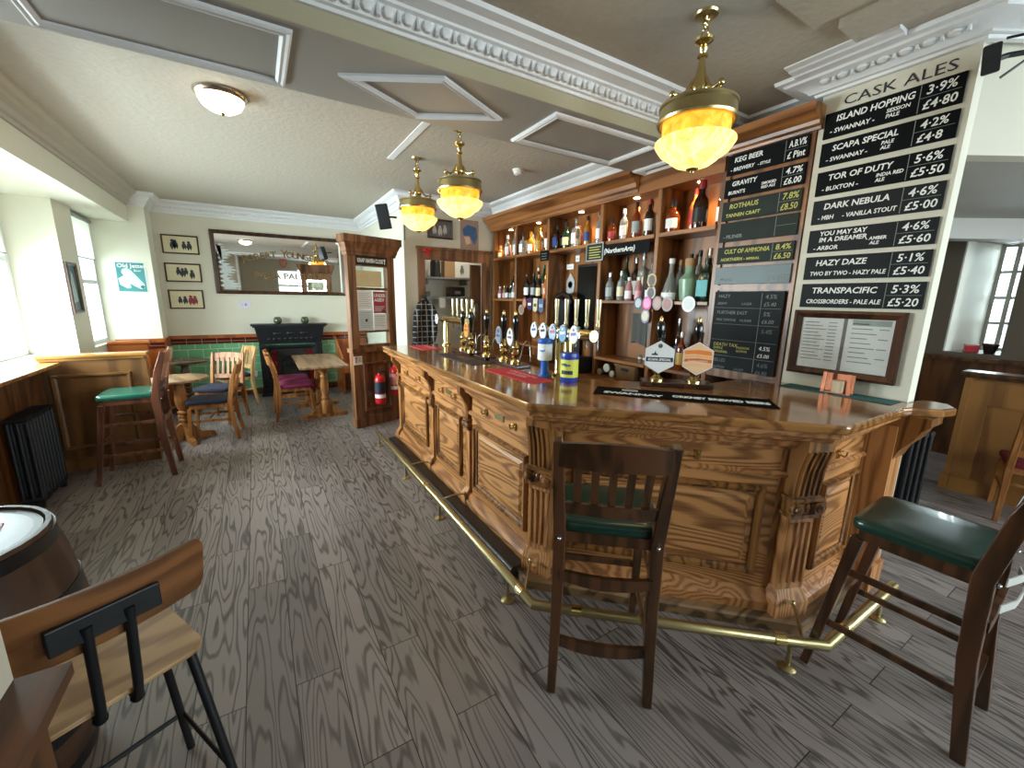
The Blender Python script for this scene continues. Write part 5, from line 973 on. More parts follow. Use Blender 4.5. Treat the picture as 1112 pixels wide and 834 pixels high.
mf = framed('menu_frame', 'wooden frame with two printed menu sheets below the cask boards', 'menu', (2.999, 1.09, 1.382), -PI/2, 0.55, 0.40, 0.045, M_FRAME, plain('grey_mount', '74706c', 0.6), d=0.03)
for sx, n_ in ((-0.125, 12), (0.125, 9)):
    pg = MB().box(sx-0.115, sx+0.115, -0.009, -0.006, -0.165, 0.165).build('menu_sheet', M_WHITE, mf); m = MB()
    for k in range(n_):
        z = 0.125-k*(0.25/n_); m.box(sx-0.09, sx-0.01+0.02*(k % 3), -0.0096, -0.009, z, z+0.005)
        if sx < 0 or k % 2: m.box(sx+0.04, sx+0.085, -0.0096, -0.009, z, z+0.005)
    m.build('printed_lines', M_FAINT, pg)
    if sx > 0: MB().box(sx-0.09, sx+0.09, -0.0096, -0.009, 0.118, 0.15).build('heading_bar', plain('grey_green_heading', '99a59c', 0.6), pg)
MB().box(-0.27, 0.27, -0.012, -0.0105, -0.195, 0.195).build('glazing', glass_mat('picture_glass', (0.97, 0.98, 0.98, 1), 0.06), mf)

# ================================================================ ON THE COUNTER
ZT = 1.10
M_CLIPW = plain('white_badge', 'dfe0df', 0.35, var=0.03)
def oval(o, name, w_, h_, mat, x, y, z, th=0.008, rim=None):
    if rim: MB().lathe([(1, -th*0.5), (1, th*0.5)], (0, 0, 0), 22, 'y', w_/2*1.12, h_/2*1.12).build(name+'_rim', rim, o, loc=(x, y+0.002, z))
    return MB().lathe([(1, -th*0.8), (1, th*0.5)], (0, 0, 0), 22, 'y', w_/2, h_/2).build(name, mat, o, loc=(x, y, z))
def font(label, y0, y1, ycols, x, badges, zbar=1.40):
    """Brass T font along the counter: taps on the staff side, badges towards the room. Local x runs along -Y."""
    L = y0-y1; t = thing('beer_font', label, 'beer font', (x, y0, ZT), -PI/2, 'brass beer fonts')
    MB().tube([(-0.04, 0, zbar-ZT), (L+0.06, 0, zbar-ZT)], 0.034, 18).build('cross_bar', M_BRASS, t, smooth=True)
    for yc in ycols:
        MB().lathe([(0.055, 0), (0.055, 0.012), (0.036, 0.02), (0.034, 0.03), (0.034, zbar-ZT)], (y0-yc, 0, 0), 20).build('column', M_BRASS, t, smooth=40)
    for e in (-0.045, L+0.065): MB().lathe([(0.037, -0.012), (0.037, 0.012)], (0, 0, 0), 18, 'x').build('end_cap', M_BRASS, t, smooth=40, loc=(e, 0, zbar-ZT))
    n = len(badges)
    for i in range(n):
        u = L*i/(n-1)
        tp = MB().tube([(u, 0.03, zbar-ZT), (u, 0.10, zbar-ZT)], 0.018, 12).tube([(u, 0.10, zbar-ZT+0.03), (u, 0.10, zbar-ZT-0.05), (u, 0.105, zbar-ZT-0.10)], [0.014, 0.011, 0.008], 12).build('tap', M_CHROME, t, smooth=40)
        MB().lathe([(0.008, 0.035), (0.014, 0.05), (0.014, 0.07), (0.009, 0.08), (0.012, 0.10), (0.017, 0.215), (0.017, 0.225), (0.0, 0.228)], (u, 0.10, zbar-ZT), 14).build('tap_handle', plain('cream_brass_handle', 'd8cba0', 0.25, 0.5, coat=0.4), tp, smooth=40)
        if badges[i]:
            mt, ink = badges[i]; MB().tube([(u, -0.03, zbar-ZT), (u, -0.085, zbar-ZT)], 0.009, 8).build('badge_arm', M_CHROME, tp)
            b = oval(t, 'badge', 0.078, 0.105, mt, u, -0.095, zbar-ZT+0.005, 0.010, M_CHROME)
            MB().slab([(-0.024, 0.012), (0.024, 0.018), (0.026, 0.0), (-0.022, -0.006)], -0.0095, -0.0078).build('badge_mark', ink, b); MB().lathe([(0.010, -0.0078), (0.010, -0.0092)], (0, 0, 0.032), 8, 'y').build('badge_mark', ink, b)
    return t
B1 = plain('pale_blue_badge', '9fb2cf', 0.35); B2 = plain('mid_blue_badge', '5b8fb8', 0.35); INKB = plain('blue_badge_ink', '33508a', 0.4); INKR = plain('red_badge_ink', 'b8503c', 0.4)
font('brass five tap font with oval badges next to the blue soap dispenser', 2.46, 2.02, (2.28, 2.19), 1.785, [(M_CLIPW, INKB), (M_CLIPW, M_FIG), (B1, INKR), (B2, M_CLIPW), (M_CLIPW, plain('violet_ink', '7a5a9a', 0.4))])
font('brass five tap font with one badge at the kitchen end of the bar', 4.43, 3.93, (4.40,), 1.815, [(M_CLIPW, INKR), None, None, None, None], 1.385)
M_BASEW = wood('dark_pump_block', '3b1d12', '22100a', 'Y', 0.25, K=20, across=10, coat=0.4)
def pump(t, u, v=0.0):
    b = MB().lathe([(0.042, 0.03), (0.042, 0.042), (0.026, 0.055), (0.018, 0.065), (0.034, 0.095), (0.036, 0.108), (0.02, 0.122), (0.016, 0.13), (0.030, 0.148), (0.030, 0.16), (0.018, 0.175), (0.014, 0.20), (0.010, 0.205)], (u, v, 0), 18).build('pump_base', M_BRASS, t, smooth=40)
    MB().lathe([(0.010, 0.20), (0.014, 0.22), (0.012, 0.25), (0.018, 0.29), (0.025, 0.34), (0.026, 0.37), (0.020, 0.395), (0.014, 0.40)], (u, v, 0), 16).build('pump_handle', plain('black_lacquer', '0d0d0e', 0.15, coat=0.6), b, smooth=40)
    MB().lathe([(0.013, 0.40), (0.010, 0.408), (0.012, 0.418), (0.006, 0.43), (0.0, 0.436)], (u, v, 0), 14).build('handle_tip', M_BRASS, b, smooth=40); return b
def engine(label, loc, rz, us, w0, w1, clips, spout=True):
    t = thing('hand_pump', label, 'hand pump', loc, rz, 'hand pumps')
    MB().box(w0, w1, -0.075, 0.075, 0.0, 0.03).build('wooden_block', M_BASEW, t, bevel=0.006)
    for i, u in enumerate(us):
        b = pump(t, u)
        if spout: MB().tube([(u, 0.04, 0.05), (u, 0.07, 0.16), (u, 0.10, 0.195), (u, 0.135, 0.18), (u, 0.145, 0.03)], 0.006, 8).build('swan_neck', M_CHROME, b, smooth=True)
        c = clips[i]
        if c and c[0] == 'oval':
            q = oval(t, 'pump_clip', 0.085, 0.125, c[1], u-0.0, -0.05, 0.235, 0.006, c[3]); MB().slab([(-0.028, 0.006), (0.028, 0.006), (0.028, -0.012), (-0.028, -0.012)], -0.0062, -0.0047).build('clip_band', c[2], q); MB().lathe([(0.016, -0.0047), (0.016, -0.006)], (0, 0, 0.034), 10, 'y').build('clip_band', c[2], q)
    return t
# local x runs along -Y for the pumps along the straight bar
engine('pair of black hand pumps with an orange oval clip towards the kitchen end', (1.70, 3.61, ZT), -PI/2, (-0.09, 0.09), -0.2, 0.2, [None, ('oval', plain('orange_clip', 'd8842f', 0.35), plain('brown_clip_ink', '6a3b18', 0.4), plain('pale_orange_rim', 'e0b070', 0.4))])
engine('single black hand pump without a clip between the two pump pairs', (1.70, 3.21, ZT), -PI/2, (0.0,), -0.11, 0.11, [None])
engine('pair of black hand pumps with grey and white oval clips, nearest the soap dispenser', (1.70, 2.82, ZT), -PI/2, (-0.09, 0.09), -0.2, 0.2, [('oval', plain('grey_blue_clip', '6a7486', 0.35), M_FIG, plain('grey_rim', '9096a0', 0.4)), ('oval', M_CLIPW, plain('dark_red_ink', '5a4048', 0.4), plain('grey_rim', '9096a0', 0.4))])
hx = engine('pair of black hand pumps with hexagonal clips on the canted corner', (2.215, 1.645, ZT), R(-44), (-0.115, 0.105), -0.21, 0.21, [None, None], False)
def hexclip(u, mat, kind):
    r = 0.098; po = [(r*math.sin(R(60*k)), r*math.cos(R(60*k))*1.03) for k in range(6)]
    q = MB().slab(po, -0.006, 0).build('hexagonal_clip', M_CLIPW, hx, loc=(u, -0.055, 0.185))
    MB().slab([(x*0.95, z*0.95) for x, z in po], -0.0072, -0.006).build('clip_face', mat, q)
    if kind == 0:
        MB().slab([(-0.079, 0.0), (0.079, 0.0), (0.079, -0.028), (-0.079, -0.028)], -0.0082, -0.0072).build('navy_band', M_FIG, q); text('SCAPA SPECIAL', 0.0195, M_WHITE, q, 0, -0.021, -0.0088, 'CENTER', bold=0.0006)
        MB().slab([(-0.05, 0.012), (-0.01, 0.012), (-0.015, 0.022), (-0.022, 0.022), (-0.026, 0.04), (-0.034, 0.022), (-0.045, 0.022)], -0.0082, -0.0072).build('ship_mark', M_FIG, q)
        MB().lathe([(0.013, -0.0072), (0.013, -0.0082), (0.010, -0.0082), (0.010, -0.0072)], (0, 0, 0.07), 14, 'y').build('round_mark', M_FIG, q)
    else:
        for k, (z0, z1, col) in enumerate(((-0.02, 0.0, 'c9622a'), (0.006, 0.018, 'e8a45e'), (0.024, 0.05, 'dd7c35'), (-0.05, -0.03, 'e3b083'))):
            MB().slab([(-0.078, z0), (-0.02, z0+0.006), (0.078, z0-0.004), (0.078 if abs(z1) < 0.049 else 0.07, z1-0.004), (0.0, z1+0.004), (-0.075, z1-0.002)], -0.0082, -0.0072).build('painted_band', plain('orange_band_%d' % k, col, 0.4), q)
        text('ISLAND HOPPING', 0.014, M_WHITE, q, 0, -0.018, -0.0088, 'CENTER')
hexclip(-0.115, M_CLIPW, 0); hexclip(0.105, plain('orange_cream_clip', 'e2b992', 0.4), 1)
for o in [c for c in hx.children if c.name.startswith('pump_base')]: pass
# soap dispenser and wipes
M_BLUE = plain('blue_plastic', '1f5fb4', 0.35)
dsp = thing('soap_dispenser', 'blue dispenser bottle with a white label beside the brass font', 'dispenser', (1.665, 2.29, ZT), R(-60))
MB().lathe([(0.045, 0), (0.045, 0.008), (0.028, 0.02), (0.026, 0.10), (0.03, 0.115)], n=22).build('pump_foot', M_BLUE, dsp, smooth=40); MB().lathe([(0.046, 0.115), (0.05, 0.12), (0.05, 0.225), (0.046, 0.23)], n=22).build('white_label', M_WHITE, dsp, smooth=40); MB().lathe([(0.05, 0.228), (0.052, 0.235), (0.052, 0.255), (0.046, 0.262), (0, 0.262)], n=22).build('lid', M_BLUE, dsp, smooth=40)
MB().slab([(-0.02, 0.185), (0.02, 0.19), (0.025, 0.18), (0.0, 0.172)], -0.0515, -0.047).build('label_mark', B2, dsp)
wp = thing('wipes_tub', 'blue tub of wipes with a yellow label beside the brass font', 'tub', (1.715, 2.085, ZT), R(-60))
MB().lathe([(0.054, 0), (0.058, 0.01), (0.058, 0.155), (0.05, 0.16)], n=24).build('tub_body', plain('deep_blue_plastic', '2a3f9c', 0.3), wp, smooth=40); MB().lathe([(0.059, 0.158), (0.06, 0.164), (0.056, 0.185), (0.02, 0.19), (0, 0.19)], n=24).build('lid', plain('deep_blue_plastic', '2a3f9c', 0.3), wp, smooth=40)
MB().lathe([(0.0582, 0.03), (0.0588, 0.03), (0.0588, 0.145), (0.0582, 0.145)], n=24).build('yellow_label', plain('yellow_green_label', 'cfd04a', 0.4), wp)
m = MB()
for k in range(-3, 4):
    a = R(-90+k*11); b2 = R(-90+(k+1)*11); m.hexa([(0.0589*math.cos(a), 0.0589*math.sin(a), 0.05), (0.0589*math.cos(b2), 0.0589*math.sin(b2), 0.05), (0.0597*math.cos(b2), 0.0597*math.sin(b2), 0.05), (0.0597*math.cos(a), 0.0597*math.sin(a), 0.05)], [(0.0589*math.cos(a), 0.0589*math.sin(a), 0.075), (0.0589*math.cos(b2), 0.0589*math.sin(b2), 0.075), (0.0597*math.cos(b2), 0.0597*math.sin(b2), 0.075), (0.0597*math.cos(a), 0.0597*math.sin(a), 0.075)])
m.build('navy_strip', M_FIG, wp); text('Wipes', 0.024, INKB, wp, 0, 0.105, -0.0605, 'CENTER', bold=0.001)
# mats
def mat_(name, label, poly, mat, words=None, ink=M_WHITE, size=0.05, group='bar runners', h=0.004):
    cx_ = sum(p[0] for p in poly)/len(poly); cy_ = sum(p[1] for p in poly)/len(poly)
    o = MB().prism([(x-cx_, y-cy_) for x, y in poly], 0, h).build(name, mat, loc=(cx_, cy_, ZT)); tag(o, label, 'bar mat', group); return o
M_MATR = plain('red_bar_towel', 'b3242c', 0.85, var=0.1, scale=30)
def ink_on(o, words, x, y, size, rz, ink, wide=1.0): 
    return text(words, size, ink, o, x, y, flat=0.0048, tilt=rz, wide=wide, align='CENTER', bold=0.001)
o = mat_('bar_mat', 'red bar mat at the kitchen end of the counter', [(1.40, 4.44), (1.40, 4.0), (1.60, 4.0), (1.60, 4.44)], M_MATR); ink_on(o, 'LAGER', 0.03, 0.0, 0.07, -PI/2, plain('pink_print', 'd88a86', 0.7), 1.4)
o = mat_('bar_mat', 'dark brown bar mat in front of the middle hand pumps', [(1.40, 3.70), (1.42, 2.94), (1.62, 2.94), (1.60, 3.70)], plain('dark_bar_towel', '2c1a17', 0.8, var=0.15, scale=30)); ink_on(o, 'ALE', 0, 0.0, 0.09, -PI/2, plain('brown_print', '70503c', 0.7), 1.6)
o = mat_('bar_mat', 'red bar mat nearest to the soap dispenser', [(1.41, 2.70), (1.43, 2.10), (1.61, 2.12), (1.64, 2.70)], M_MATR); ink_on(o, 'ORIGINAL\nLAGER', 0.03, 0.0, 0.055, -PI/2, plain('pink_print', 'd88a86', 0.7), 1.4)
br_ = tag(MB().box(-0.465, 0.465, -0.10, 0.10, 0, 0.005).build('bar_runner', plain('black_runner', '0b0b0c', 0.9, var=0.1, spec=0.05), loc=(1.975, 1.43, ZT)), 'long black bar runner with white lettering on the canted corner', 'bar mat', 'bar runners'); br_.rotation_euler = (0, 0, R(-49.5))
text('SWANNAY', 0.06, M_WHITE, br_, -0.41, -0.065, flat=0.0056, wide=1.05, bold=0.003); text('ORKNEY BREWED BEERS', 0.068, M_WHITE, br_, -0.04, -0.04, flat=0.0056, wide=0.74, bold=0.003, maxw=0.48)
m = MB()
for s_, hh in ((0.045, 0.014), (0.028, 0.024)):
    m.prism([(-0.27-s_, 0.045-hh), (-0.27+s_, 0.045-hh), (-0.27+s_, 0.045+hh), (-0.27-s_, 0.045+hh)], 0.005, 0.0058)
m.build('runner_emblem', M_WHITE, br_)
M_TEALM = plain('teal_runner', '1f5a58', 0.8, var=0.5, scale=60)
o = tag(MB().box(-0.07, 0.07, -0.135, 0.135, 0, 0.005).build('bar_runner', M_TEALM, loc=(2.905, 1.195, ZT)), 'teal patterned bar runner below the menu frame, on the keg cabinet side', 'bar mat', 'bar runners'); MB().box(-0.078, 0.078, -0.14, 0.14, 0, 0.003).build('black_edge', M_BLACK, o)
o = tag(MB().box(-0.07, 0.07, -0.13, 0.13, 0, 0.005).build('bar_runner', M_TEALM, loc=(2.905, 0.905, ZT)), 'teal patterned bar runner below the menu frame, at the counter tip', 'bar mat', 'bar runners'); MB().box(-0.078, 0.078, -0.135, 0.14, 0, 0.003).build('black_edge', M_BLACK, o)
M_COP = plain('copper', 'a8684e', 0.35, 1.0, var=0.08)
co_ = thing('copper_caddy', 'copper strip holder with a roll of coasters on the teal runner', 'holder', (2.895, 1.05, ZT+0.006), -PI/2)
MB().tube([(-0.055, -0.03, 0.0), (-0.05, -0.03, 0.12)], 1, sq=(0.02, 0.004), up=(0, 1, 0)).build('front_strip', M_COP, co_); MB().tube([(0.075, -0.03, 0.0), (0.07, -0.03, 0.12)], 1, sq=(0.02, 0.004), up=(0, 1, 0)).build('front_strip', M_COP, co_)
MB().box(-0.06, 0.08, 0.025, 0.03, 0, 0.11).build('back_plate', M_COP, co_); MB().box(-0.065, 0.085, -0.035, 0.03, 0, 0.004).build('base_plate', M_COP, co_); MB().lathe([(0.030, 0.045), (0.030, 0.075), (0.0, 0.075)], (0.01, -0.005, 0), 18).lathe([(0.03, 0.005), (0.03, 0.045)], (0.01, -0.005, 0), 18).build('coasters', plain('beige_card', 'c9b294', 0.7), co_)

# ================================================================ BOTTLES
GL = {'amber': plain('amber_glass', '8a3c0c', 0.08, coat=0.5, trans=0.45), 'gold': plain('golden_spirit', 'c98a2c', 0.08, coat=0.5, trans=0.5), 'clear': plain('clear_glass', 'cfd8d6', 0.06, coat=0.5, trans=0.75),
      'dark': plain('near_black_glass', '11100f', 0.1, coat=0.5), 'green': plain('bottle_green_glass', '143326', 0.1, coat=0.5, trans=0.2), 'red': plain('red_spirit', '8e1a14', 0.1, coat=0.5, trans=0.3), 'pink': plain('pink_spirit', 'd79a9a', 0.1, coat=0.5, trans=0.4),
      'sage': plain('sage_ceramic', '7d9b80', 0.3), 'blue': plain('blue_grey_glass', '4d7288', 0.1, coat=0.5), 'brown': plain('brown_glass', '2e1509', 0.1, coat=0.5, trans=0.2), 'orange': plain('orange_liqueur', 'c0642c', 0.15, coat=0.4, trans=0.2)}
LB = {'white': M_WHITE, 'cream': plain('cream_label', 'd8cda8', 0.5), 'blue': plain('navy_bottle_label', '2a3c78', 0.5), 'red': plain('red_bottle_label', 'a8302a', 0.5), 'black': plain('black_bottle_label', '1b1b1c', 0.5), 'pink': plain('pink_bottle_label', 'dba6ae', 0.5), 'gold': plain('gold_bottle_label', 'b58f3f', 0.4), 'grey': plain('grey_bottle_label', '9aa0a0', 0.5), 'teal': plain('teal_bottle_label', '4aa0a4', 0.5)}
CP = {'black': plain('black_cap', '121212', 0.3), 'gold': plain('gold_cap', 'b8913c', 0.25, 0.9), 'white': plain('white_cap', 'dcdcda', 0.4), 'red': plain('red_cap', '8f1c1a', 0.4), 'cork': plain('cork_stopper', 'a8825a', 0.7), 'silver': plain('silver_cap', 'b4b6b8', 0.25, 0.9), 'green': plain('green_cap', '2d6a44', 0.4)}
SHAPES = {  # (r, z) as fractions of radius and height; label z0,z1; neck radius
    'whisky': ([(0.94, 0), (1, 0.02), (1, 0.55), (0.92, 0.62), (0.55, 0.70), (0.38, 0.74), (0.36, 0.92)], 0.14, 0.46, 0.40),
    'square': ([(0.96, 0), (1, 0.015), (1, 0.60), (0.90, 0.66), (0.45, 0.71), (0.36, 0.74), (0.36, 0.92)], 0.12, 0.50, 0.42),
    'wine': ([(0.96, 0), (1, 0.015), (1, 0.56), (0.93, 0.63), (0.6, 0.70), (0.40, 0.76), (0.37, 0.95)], 0.16, 0.45, 0.40),
    'dumpy': ([(0.95, 0), (1, 0.03), (1, 0.50), (0.9, 0.60), (0.5, 0.70), (0.42, 0.74), (0.42, 0.88)], 0.12, 0.42, 0.5),
    'decanter': ([(1, 0), (1, 0.05), (0.88, 0.25), (0.62, 0.45), (0.40, 0.58), (0.30, 0.66), (0.27, 0.94)], 0.03, 0.2, 0.36),
    'mixer': ([(0.95, 0), (1, 0.02), (1, 0.45), (0.85, 0.60), (0.45, 0.78), (0.40, 0.95)], 0.08, 0.42, 0.46),
    'jar': ([(0.7, 0), (0.8, 0.02), (1, 0.45), (1.0, 0.52), (0.62, 0.62), (0.5, 0.66), (0.48, 0.88)], 0.1, 0.3, 0.55)}
cache = {}
def cm(key, fn):
    if key not in cache: cache[key] = fn().data
    return cache[key]
def mesh_only(mb, nm, mat, sm=40):
    o = mb.build(nm, mat, smooth=sm); me = o.data; bpy.data.objects.remove(o); return me
def bottle(label, loc, shape, h, r, col, cap, lab, group, rz=0):
    pr_, l0, l1, nr = SHAPES[shape]; t = thing('bottle', label, 'bottle', loc, rz, group); n = 16
    def put(nm, key, mb, mat):
        if key not in cache: cache[key] = mesh_only(mb(), nm, mat)
        o = bpy.data.objects.new(nm, cache[key]); C.objects.link(o); o.parent = t
    sq = shape == 'square'
    def body():
        m = MB()
        if not sq: return m.lathe([(a*r, b*h) for a, b in pr_], n=n)
        R_ = []
        for a, b in pr_:
            e = 0.35 if a > 0.8 else 1.0
            R_.append([m.V((a*r*math.copysign(abs(math.cos(2*PI*j/n+PI/n))**e, math.cos(2*PI*j/n+PI/n)), a*r*math.copysign(abs(math.sin(2*PI*j/n+PI/n))**e, math.sin(2*PI*j/n+PI/n)), b*h)) for j in range(n)])
        m.F(R_[0][::-1]); m.F(R_[-1])
        for P, Q in zip(R_, R_[1:]):
            for j in range(n): m.F([P[j], P[(j+1) % n], Q[(j+1) % n], Q[j]])
        return m
    put('glass_body', ('b', shape, h, r, col), body, GL[col])
    put('cap', ('c', shape, h, r, cap), lambda: MB().lathe([(nr*r, pr_[-1][1]*h-0.02), (nr*r*1.05, pr_[-1][1]*h), (nr*r, h), (0, h)], n=12), CP[cap])
    if lab:
        def lb():
            m = MB(); q = r*1.012
            if sq: return m.box(-r*0.86, r*0.86, -r*1.03, -r*0.9, l0*h, l1*h)
            A = [(q*math.cos(R(a)), q*math.sin(R(a))) for a in range(-170, -9, 16)]; B = [(x*0.94, y*0.94) for x, y in A]
            return m.prism(A+B[::-1], l0*h, l1*h)
        put('label', ('l', shape, h, r, lab), lb, LB[lab])
    return t
NUM = ['first', 'second', 'third', 'fourth', 'fifth', 'sixth', 'seventh', 'eighth', 'ninth', 'tenth']
CN = {'dark': 'near-black', 'sage': 'sage ceramic', 'gold': 'golden', 'blue': 'blue-grey'}
def row(bayname, shelfname, z, y1, y0, items, group, x=3.10, where=''):
    n = len(items)
    for i, it in enumerate(items):
        shape, h, r, col, cap, lab = it[:6]; y = y1-(y1-y0)*(i+0.5)/n+random.uniform(-0.01, 0.01); h, r = round(h*1.07, 4), round(r*1.1, 4); xx = x+((-0.045, 0.05)[i % 2] if x == 3.10 else (-0.005, 0.01)[i % 2])
        lb_ = f'{CN.get(col, col)} bottle, {cap} top, {NUM[i]} along {where}{shelfname} of {bayname}'
        bottle(lb_, (xx, y, z+0.0005), shape, h, r, col, cap, lab, group, -PI/2)
W_ = 'whisky'; Q_ = 'square'
row('bay beside kitchen door', 'top shelf', TOPZ, 5.40, 4.90, [('dumpy', .16, .036, 'gold', 'cork', 'cream'), ('mixer', .17, .03, 'pink', 'white', None), (W_, .27, .036, 'clear', 'white', 'white'), (Q_, .27, .038, 'brown', 'black', 'pink'), (W_, .29, .036, 'clear', 'silver', 'white')], 'spirits on the top shelf')
row('second bay from kitchen', 'top shelf', TOPZ, 4.80, 4.18, [(Q_, .25, .038, 'clear', 'black', 'white'), (W_, .24, .036, 'clear', 'silver', 'cream'), ('dumpy', .25, .040, 'gold', 'gold', 'white'), (W_, .29, .037, 'clear', 'gold', 'cream'), (W_, .28, .037, 'gold', 'gold', 'gold'), (Q_, .27, .038, 'clear', 'white', 'white'), (W_, .29, .036, 'amber', 'black', 'white')], 'spirits on the top shelf')
row('wide middle bay', 'top shelf', TOPZ, 4.08, 3.29, [(Q_, .25, .040, 'dark', 'black', 'blue'), (W_, .27, .037, 'dark', 'silver', 'white'), ('dumpy', .26, .042, 'green', 'black', 'cream'), ('dumpy', .22, .040, 'amber', 'red', 'cream'), (Q_, .27, .038, 'clear', 'silver', 'white'), (W_, .28, .037, 'gold', 'gold', 'cream'), (W_, .27, .037, 'gold', 'black', 'blue'), ('dumpy', .20, .038, 'gold', 'cork', 'gold'), (W_, .29, .036, 'clear', 'black', 'white')], 'spirits on the top shelf')
row('bay with the handwritten sign', 'top shelf', TOPZ, 3.20, 2.58, [('dumpy', .20, .038, 'amber', 'black', 'red'), (W_, .24, .036, 'brown', 'gold', 'white'), (W_, .26, .036, 'clear', 'white', 'white'), ('dumpy', .27, .044, 'gold', 'cork', 'white'), (W_, .29, .036, 'amber', 'black', 'grey'), (Q_, .30, .042, 'clear', 'gold', 'white'), (W_, .29, .037, 'brown', 'red', 'white'), (Q_, .30, .037, 'gold', 'black', 'grey')], 'spirits on the top shelf')
row('bay beside keg boards', 'top shelf', TOPZ, 2.50, 2.0, [('dumpy', .24, .050, 'amber', 'black', 'white'), (W_, .31, .040, 'orange', 'red', 'red'), ('dumpy', .33, .052, 'brown', 'red', 'black'), (W_, .30, .042, 'amber', 'gold', 'white')], 'spirits on the top shelf')
row('bay beside kitchen door', 'middle shelf', LOWZ, 5.40, 4.92, [('mixer', .16, .028, 'pink', 'white', 'white'), ('mixer', .17, .028, 'clear', 'gold', 'pink'), ('mixer', .18, .028, 'brown', 'black', 'white'), ('mixer', .17, .028, 'dark', 'silver', 'grey'), ('mixer', .20, .028, 'clear', 'silver', 'white')], 'mixers on the middle shelf', 3.06, 'front of ')
row('bay beside kitchen door', 'middle shelf', LOWZ, 5.24, 4.92, [(W_, .30, .036, 'dark', 'black', 'white'), (W_, .31, .036, 'dark', 'silver', 'white'), (W_, .36, .036, 'clear', 'black', 'grey')], 'spirits on the middle shelf', 3.18, 'back of ')
row('second bay from kitchen', 'middle shelf', LOWZ, 4.72, 4.18, [('wine', .30, .037, 'dark', 'black', 'white'), ('wine', .30, .037, 'dark', 'black', 'grey'), (W_, .28, .037, 'brown', 'cork', 'cream'), (W_, .27, .036, 'orange', 'gold', None)], 'wines on the middle shelf', 3.06, 'front of ')
row('second bay from kitchen', 'middle shelf', LOWZ, 4.62, 4.17, [('wine', .37, .036, 'green', 'white', 'white'), ('wine', .40, .037, 'green', 'green', 'cream'), (Q_, .38, .038, 'clear', 'black', 'white'), (W_, .39, .037, 'clear', 'silver', 'white')], 'wines on the middle shelf', 3.18, 'back of ')
row('bay with the handwritten sign', 'middle shelf', LOWZ, 3.18, 2.57, [(W_, .25, .036, 'clear', 'silver', 'grey'), (W_, .26, .036, 'clear', 'silver', 'cream'), ('mixer', .20, .034, 'pink', 'white', 'white'), ('mixer', .20, .034, 'pink', 'white', 'pink'), ('mixer', .21, .03, 'dark', 'white', 'white')], 'spirits on the middle shelf', 3.05, 'front of ')
row('bay with the handwritten sign', 'middle shelf', LOWZ, 3.08, 2.58, [('wine', .39, .036, 'green', 'black', 'grey'), (W_, .38, .037, 'brown', 'silver', 'white'), (Q_, .41, .040, 'clear', 'silver', 'cream'), (W_, .36, .037, 'clear', 'black', 'pink'), (W_, .38, .037, 'gold', 'cork', 'white')], 'spirits on the middle shelf', 3.18, 'back of ')
row('bay beside keg boards', 'middle shelf', LOWZ, 2.51, 2.0, [('decanter', .33, .062, 'clear', 'white', 'white'), ('jar', .32, .075, 'sage', 'cork', None), (Q_, .31, .05, 'green', 'black', 'teal')], 'spirits on the middle shelf', 3.07, 'front of ')
row('bay beside keg boards', 'middle shelf', LOWZ, 2.47, 2.06, [(W_, .33, .036, 'clear', 'cork', None), (W_, .37, .036, 'pink', 'black', 'red'), (W_, .39, .037, 'clear', 'black', 'white'), (W_, .40, .038, 'clear', 'silver', 'pink'), (W_, .36, .037, 'red', 'gold', None)], 'spirits on the middle shelf', 3.212, 'back of ')
row('bay beside keg boards', 'lower shelf', BASEZ, 2.48, 2.02, [('wine', .30, .037, 'dark', 'black', None), ('wine', .40, .037, 'brown', 'silver', 'blue'), (W_, .30, .036, 'amber', 'silver', 'gold'), (W_, .34, .036, 'brown', 'black', 'white'), (W_, .31, .036, 'amber', 'gold', 'white')], 'bottles behind the hexagonal clips', 3.10)

# ================================================================ OTHER BACK BAR THINGS
def clip(label, y, z, kind, w_, h_, mat, ink, x=2.975):
    t = thing('pump_clip', label, 'pump clip', (x, y, z), -PI/2, 'pump clips pinned to the shelving')
    if kind == 'rect': MB().slab([(-w_/2, h_/2), (w_/2, h_/2), (w_/2, -h_*0.35), (0, -h_/2), (-w_/2, -h_*0.35)], -0.006, 0).build('clip_plate', mat, t); MB().box(-w_*0.35, w_*0.35, -0.0072, -0.006, -h_*0.1, h_*0.12).build('clip_band', ink, t)
    else:
        MB().lathe([(1, -0.006), (1, 0)], (0, 0, 0), 20, 'y', w_/2, h_/2).build('clip_plate', mat, t); MB().lathe([(1, -0.0072), (1, -0.006)], (0, 0, 0), 20, 'y', w_*0.36, h_*0.36).build('clip_centre', ink, t)
c_ = lambda n, h_: plain(n, h_, 0.4, var=0.08)
clip('dull red oval pump clip under the second bay shelf', 4.57, 1.575, 'o', .10, .14, c_('clip_red', '8a4038'), c_('clip_tan', 'a89078')); clip('beige round pump clip lowest under the second bay', 4.66, 1.485, 'o', .13, .13, c_('clip_beige', '9c8878'), c_('clip_beige2', '85705f'), 2.985)
clip('purple shield pump clip under the second bay shelf', 4.45, 1.56, 'rect', .10, .15, c_('clip_purple', '3d2f58'), M_WHITE); clip('cream shield pump clip under the second bay shelf', 4.325, 1.55, 'rect', .09, .17, c_('clip_cream', 'cfc9ae'), c_('clip_olive', '5c6638')); clip('slate blue shield pump clip under the second bay shelf', 4.20, 1.545, 'rect', .10, .17, c_('clip_slate', '59678a'), c_('clip_pale', 'a5b2c6'))
clip('gold rimmed dark round clip high on the fourth upright', 2.55, 1.80, 'o', .10, .12, c_('clip_gold', 'b89a5c'), c_('clip_dk', '4a3f3c'), 2.985); clip('pale grey round clip below the gold rimmed one', 2.55, 1.695, 'o', .10, .12, c_('clip_lg', 'a9b0b0'), c_('clip_dk', '4a3f3c'), 2.985)
